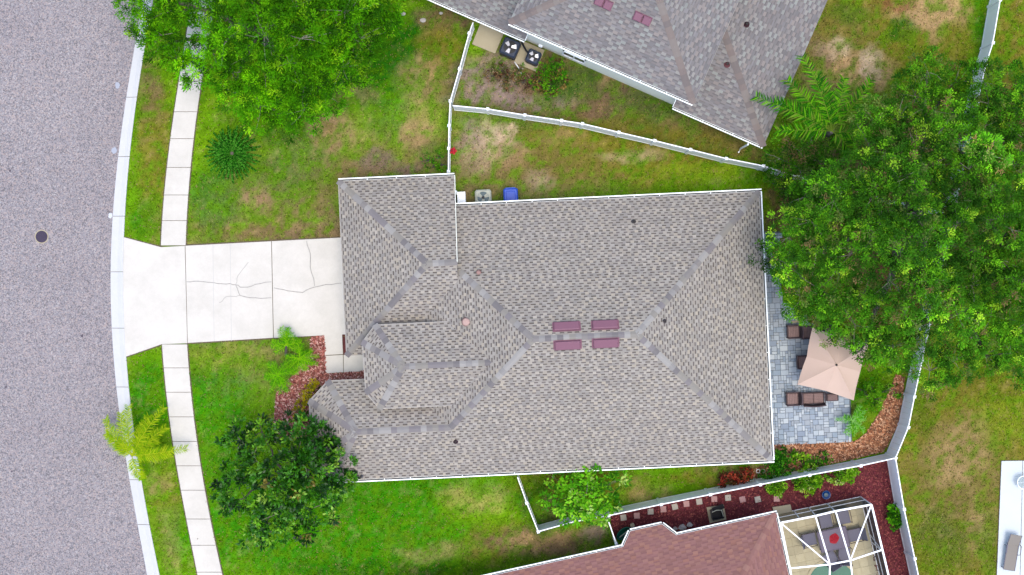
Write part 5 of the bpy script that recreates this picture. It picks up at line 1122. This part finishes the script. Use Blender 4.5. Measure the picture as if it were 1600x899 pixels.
# rocks
for i, (x, y, r, l) in enumerate(((1066, 824, .2, 'larger white rock lying in the notch of the terracotta roofline'), (1077, 820, .17, 'white pointed rock on the right of the rocks in the roofline notch'), (1055, 826, .13, 'smallest cream rock on the left in the roofline notch'))):
    mb = MB(); rr_ = random.Random(i); bm_ = []; c = Vector((*W2(x, y), 0)); n = 9
    for (f, z) in ((.9, 0), (1, .4), (.75, .8), (.3, 1.0)):
        for k in range(n): a = 2 * math.pi * k / n; q_ = r * f * rr_.uniform(.75, 1.25); mb.v.append((q_ * math.cos(a), q_ * math.sin(a) * .8, r * z * rr_.uniform(.8, 1.1))); mb.c.append((1, 1, 1))
    for j in range(3):
        for k in range(n): mb.f.append((j * n + k, j * n + (k + 1) % n, (j + 1) * n + (k + 1) % n, (j + 1) * n + k))
    mb.f.append(tuple(3 * n + k for k in range(n))); o = build(mb, 'rock', M['rock'], world_=False); o.location = c; tag(o, l, 'rock', 'white rocks by the terracotta house')
# two rings (empty pot rims)
for (x, y, m, l) in ((1184, 736, 'white', 'white ring lying by the fence between the croton and the green shrub'), (1192, 736, 'ac_light', 'grey-green ring beside the white ring, half under the shrub')):
    mb = MB(); c = Vector((*W2(x, y), 0)); mb.lathe(c, [(.09, 0), (.11, .12), (.075, .12), (.07, .02)], 20); mb.f.pop(); tag(build(mb, 'plant_ring', M[m], loc=c), l, 'ring', 'rings by the fence')
pad('cream two-step concrete landing at the screen door of the pool cage', [(1207, 793), (1235, 788.5), (1238, 801), (1211, 805)], .16)
for j, (a, b) in enumerate((((1215, 791.9), (1217.5, 803.9)), ((1226, 790), (1228, 802.5)))): pass

# pool cage
hz = 2.45
t = thing('screen_enclosure', 'white-framed screened pool enclosure beside the terracotta roof', 'screen enclosure', (*W2(1290, 850), 0))
bN = [W(1213, 804, .05), W(1344.6, 776.5, .05)]; tN = [W(1219.5, 817, hz), W(1361.6, 788.6, hz)]; bE = W(1376, 905, .05); dE = (bE - bN[1]); tE = W(1388, 899, hz); dT = (tE - tN[1])
bW2 = W(1232, 905, .05)
ext = lambda p, d, k: p + d * k
WF = .075
bt = lambda nm, a, b, w=WF: build((lambda m_: (m_.bar(a, b, w, w * .9), m_)[1])(MB()), nm, M['white'], t)
mid1, mid2 = W(1274, 806.3, hz), W(1305.5, 798.7, hz)
h1, h2 = W(1296.7, 882, hz + .12), W(1328.5, 876, hz + .12); hW, hE = W(1234, 888.3, hz), W(1378.6, 859, hz)
bt('beam', tN[0], mid1, .09); bt('beam', mid1, mid2, .09); bt('beam', mid2, tN[1], .09)
SE = W(1395, 928, hz); bt('beam', tN[1], hE, .09); bt('beam', hE, ext(tN[1], dT, 1.6), .09); bt('beam', tN[0], hW, .09); bt('beam', hW, hW + (hW - tN[0]) * .9, .09)
bt('beam', mid1, h1); bt('beam', mid2, h2); bt('beam', h1, W(1294.5, 950, hz + .12)); bt('beam', h2, W(1338, 950, hz + .12))
bt('beam', hW, h1); bt('beam', h1, h2); bt('beam', h2, hE); bt('brace', tN[0], h1, .06); bt('brace', tN[1], h2, .06)
fr_ = [0, .20, .42, .66, 1.0]   # posts along the north wall
tops = [tN[0], W(1248.5, 811.2, hz), mid1, mid2, tN[1]]
tN0 = bN[0]
for i, f in enumerate((0, .26, .47, .72, 1.0)):
    bb = bN[0] + (bN[1] - bN[0]) * f; tp = tN[0] + (tN[1] - tN[0]) * (f if i not in (2, 3) else ((.385, .605)[i - 2]))
    f2_ = (0, .21, .385, .605, 1)[i]; bb = bN[0] + (bN[1] - bN[0]) * f2_; bt('post', bb, tN[0] + (tN[1] - tN[0]) * f2_, .055)
bt('rail', bN[0], bN[1], .05); 
m0 = bN[0] + (tN[0] - bN[0]) * .42; m1 = bN[1] + (tN[1] - bN[1]) * .42; bt('rail', m0, m1, .04)
eB = bN[1] + dE.normalized() * 6; eT = tN[1] + dT.normalized() * 6; bt('rail', bN[1], eB, .05); bt('rail', bN[1] + (tN[1] - bN[1]) * .42, eB + (eT - eB) * .42, .04)
for f in (.4, .8): bt('post', bN[1] + (eB - bN[1]) * f, tN[1] + (eT - tN[1]) * f, .055)
bt('brace', tN[1] + (eT - tN[1]) * .4, bN[1] + (eB - bN[1]) * .33, .05)
def panel(nm, pts, m): mb = MB(); mb.add(pts, [tuple(range(len(pts)))]); build(mb, nm, M[m], t)
for i in range(4):
    fa, fb = (0, .21, .385, .605, 1)[i], (0, .21, .385, .605, 1)[i + 1]; lp = lambda a, b, f: a + (b - a) * f
    panel('wall_screen', [lp(bN[0], bN[1], fa), lp(bN[0], bN[1], fb), lp(tN[0], tN[1], fb), lp(tN[0], tN[1], fa)], 'screen_wall')
panel('wall_screen', [bN[1], eB, eT, tN[1]], 'screen_wall')
dn = Vector((0, 0, -.03))
for pts in ([tN[0], mid1, h1, hW], [mid1, mid2, h2, h1], [mid2, tN[1], hE, h2], [hW, h1, W(1294.5, 950, hz + .12), hW + (hW - tN[0]) * .9], [h1, h2, W(1338, 950, hz + .12), W(1294.5, 950, hz + .12)], [h2, hE, eT, W(1338, 950, hz + .12)]): panel('roof_screen', [p + dn for p in pts], 'screen_roof')
# floor of the enclosure: travertine tiles
tg = tag(bpy.data.objects.new('terrace', None), kind='structure'); C.objects.link(tg)
fl = [bN[0], bN[1], bN[1] + dE.normalized() * 6, bN[0] + dE.normalized() * 6 - (bN[1] - bN[0]).normalized() * .4]
mb = MB(); mb.prism([(p.x, p.y) for p in fl], -.05, .035); build(mb, 'tile_bedding', M['travertine'], tg)
fx = (bN[1] - bN[0]).normalized(); fy = dE.normalized(); tme = []
q_ = MB(); q_.bbox((0, 0, 0), (.44, .44, .03), 0, .006); 
for v in (1.0, .94, .88):
    me = bpy.data.meshes.new('tile'); me.from_pydata(q_.v, [], q_.f); me.materials.append(mat('travertine_%d' % int(v * 100), tuple(c * v for c in lin(222, 212, 176, .85)), .85, noise=[(4, .5, (.86, .84, .78)), (18, .4, (.85, .84, .8))])); tme.append(me)
pc_ = W(1300, 915, 0)
for i in range(11):
    for j in range(10):
        p = bN[0] + fx * (.23 + i * .45) + fy * (.23 + j * .45)
        if inpoly(np.array([p.x]), np.array([p.y]), [(a.x, a.y) for a in fl])[0] and (Vector((p.x, p.y, 0)) - pc_).length > 1.35:
            o = bpy.data.objects.new('tile', random.choice(tme)); C.objects.link(o); o.parent = tg; o.location = (p.x, p.y, .04); o.rotation_euler = (0, 0, math.atan2(fx.y, fx.x))
mb = MB(); mb.lathe((pc_.x, pc_.y, 0), [(1.25, .045), (1.25, .06)], 48); tag(build(mb, 'spa_water', M['water']), kind='structure')
mb = MB(); mb.lathe((pc_.x, pc_.y, 0), [(1.27, .03), (1.27, .09), (1.42, .09), (1.42, .02)], 48); mb.f = mb.f[:-2]; tag(build(mb, 'spa_coping', M['travertine']), kind='structure')
# dining table in the enclosure
rt = math.radians(13); tc_ = W(1302.5, 843, .7); t = thing('dining_table', 'square mauve-grey patio table inside the screen enclosure', 'table', (tc_.x, tc_.y, 0), rt)
mb = MB(); mb.bbox((0, 0, .7), (1.55, 1.12, .04), 0, .05); build(mb, 'tabletop', M['table'], t, world_=False)
for sx in (-1, 1):
    for sy in (-1, 1): mb = MB(); mb.bar((sx * .68, sy * .48, .05), (sx * .68, sy * .48, .68), .05); build(mb, 'leg', M['sling'], t, world_=False)
mb = MB(); rr_ = random.Random(2); cc_ = W(1303.5, 842, .76); n = 10; pts = []
t = thing('red_cloth', 'crumpled folded red cloth lying on the mauve-grey table', 'cloth', (cc_.x, cc_.y, .725), -.5)
for k in range(n):
    a = 2 * math.pi * k / n; f = (1.0 if k % 2 else .9); mb.v.append((.26 * f * math.cos(a), .3 * f * math.sin(a), .01)); mb.c.append((1, 1, 1))
for k in range(n):
    a = 2 * math.pi * k / n; f = .5; mb.v.append((.2 * f * math.cos(a), .2 * f * math.sin(a), .07 + .03 * (k % 2))); mb.c.append((1, 1, 1))
mb.v.append((.02, -.03, .13)); mb.c.append((1, 1, 1))
for k in range(n): mb.f += [(k, (k + 1) % n, n + (k + 1) % n, n + k), (n + k, n + (k + 1) % n, 2 * n)]
build(mb, 'folded_cloth', M['red'], t, world_=False)
def sling_chair(label):
    t = thing('sling_chair', label, 'chair', (0, 0, 0), 0, 'sling chairs around the mauve-grey table'); w, d = .70, .66
    mb = MB(); mb.bbox((0, 0, .42), (w - .06, d, .025), 0, .01); build(mb, 'seat', M['sling'], t, world_=False)
    mb = MB(); mb.box((0, -d / 2 - .09, .68), (w - .06, .025, .55), rot=Matrix.Rotation(.3, 3, 'X')); build(mb, 'backrest', M['sling'], t, world_=False)
    for sx in (-1, 1):
        mb = MB(); mb.tube([(sx * w / 2, d / 2, .03), (sx * w / 2, d / 2 - .02, .6), (sx * w / 2, 0, .64), (sx * w / 2, -d / 2 - .06, .62)], .018, 6); build(mb, 'armrest', M['wickerdark'], t, world_=False)
        mb = MB(); mb.tube([(sx * (w / 2 - .02), -d / 2 - .17, .95), (sx * (w / 2 - .02), -d / 2, .42), (sx * (w / 2 - .02), -d / 2 - .06, .03)], .018, 6); build(mb, 'rear_leg', M['wickerdark'], t, world_=False)
    return t
s0 = None
for (x, y, a, l) in ((1290, 815, 180, 'grey sling chair at the left of the two above the table'), (1318, 809, 180, 'grey sling chair at the right of the two above the table'), (1265, 843, -90, 'grey sling chair at the left end of the table'), (1335, 836, 90, 'grey sling chair at the right end of the table'), (1298, 873, 20, 'grey sling chair on the lower side of the table, nearest the spa'), (1319, 866, -15, 'grey sling chair on the lower side of the table, tucked at right')):
    lc = (*W2(x, y, .45), .045)
    if s0 is None: s0 = sling_chair(l); o = s0
    else: o = dup(s0, lc, 0, l)
    o.location = lc; o.rotation_euler = (0, 0, rt + math.radians(a))
# sun lounger and glass table on the far deck
t = thing('sun_lounger', 'taupe fabric sun lounger with armrests on the white pool deck', 'sun lounger', (*W2(1580.5, 863, .35), .06), math.radians(-9))
mb = MB(); mb.bbox((0, -.28, .33), (.56, 1.3, .03), 0, .01); build(mb, 'seat', M['lounge'], t, world_=False)
mb = MB(); mb.box((0, .66, .46), (.56, .62, .03), rot=Matrix.Rotation(.4, 3, 'X')); build(mb, 'backrest', M['lounge'], t, world_=False)
for sx in (-1, 1):
    mb = MB(); mb.tube([(sx * .3, .95, .58), (sx * .3, .37, .33), (sx * .3, -.93, .32)], .022, 6); build(mb, 'side_rail', M['sling'], t, world_=False)
    mb = MB(); mb.tube([(sx * .32, .45, .34), (sx * .36, .4, .56), (sx * .36, -.05, .56), (sx * .32, -.1, .33)], .022, 6); build(mb, 'armrest', M['sling'], t, world_=False)
    for sy in (-.85, .3): mb = MB(); mb.bar((sx * .3, sy, .02), (sx * .3, sy, .32), .035); build(mb, 'leg', M['sling'], t, world_=False)
for yy_ in (-.93,): mb = MB(); mb.bar((-.3, yy_, .32), (.3, yy_, .32), .035); build(mb, 'end_bar', M['sling'], t, world_=False)
c = W(1599.5, 754, .5); t = thing('glass_table', 'round glass side table with white frame at the right edge of the pool deck', 'side table', (c.x, c.y, .06))
mb = MB(); mb.lathe((0, 0, .48), [(.33, 0), (.33, .012)], 32); build(mb, 'glass_top', mat('table_glass', lin(190, 215, 220, .62), .1, spec=.6, alpha=.5), t, world_=False)
mb = MB(); 
for k in range(28): a0, a1 = 2 * math.pi * k / 28, 2 * math.pi * (k + 1) / 28; mb.bar((.34 * math.cos(a0), .34 * math.sin(a0), .49), (.34 * math.cos(a1), .34 * math.sin(a1), .49), .03)
build(mb, 'rim', M['white'], t, world_=False)
for k in range(4): a = k * math.pi / 2 + .6; mb = MB(); mb.bar((.3 * math.cos(a), .3 * math.sin(a), .0), (.28 * math.cos(a), .28 * math.sin(a), .47), .03); build(mb, 'leg', M['white'], t, world_=False)
mb = MB(); mb.bar((-.3, 0, .47), (.3, 0, .47), .03); build(mb, 'cross_bar', M['white'], t, world_=False)
# small pale stones on the brown verge by the top fence
for (x, y, r, l) in ((630, 22, .13, 'pale stone in the brown lawn patch, leftmost at the top'), (661, 32, .16, 'yellowish stone in the middle of the upper lawn patch'), (689, 21, .1, 'small round orange-white stone near the neighbour gutter')):
    mb = MB(); mb.lathe((0, 0, 0), [(r, 0), (r * 1.05, r * .3), (r * .7, r * .6), (r * .1, r * .7)], 9); o = build(mb, 'stone', M['rock'], world_=False); o.location = (*W2(x, y), 0); o.scale = (1, .75, 1); tag(o, l, 'stone')

def litter():
    n = 1400; x = RNG.uniform(-19, 27, n); y = RNG.uniform(-15, 15, n); g = []
    for (px, py, r) in ((430, 60, 230), (1400, 340, 330), (450, 745, 150), (915, 775, 90)):
        c = W(px, py, 0); g.append(((x - c.x) ** 2 + (y - c.y) ** 2) / (r / S) ** 2)
    k = np.min(g, axis=0) < RNG.random(n) * 1.6
    for pl in ([tw(uX, vt), tw(ur, vt), tw(ur, vb), tw(uX, vb)],): k &= ~inpoly(x, y, [(p.x, p.y) for p in pl])
    x, y = x[k], y[k]; n = len(x); a = RNG.uniform(0, 6.28, n); D = np.stack([np.cos(a), np.sin(a), RNG.uniform(-.1, .3, n)], -1)
    q = leaf_quads(np.stack([x, y, np.full(n, .075)], -1), D, RNG.uniform(.05, .10, n), RNG.uniform(.025, .045, n), .3)
    quads('fallen_leaves', q, mixcols(n, [(140, 118, 80), (112, 94, 66), (176, 156, 110), (96, 84, 62)], [3, 3, 2, 2], .8), M['chip'], kind='stuff')
litter()
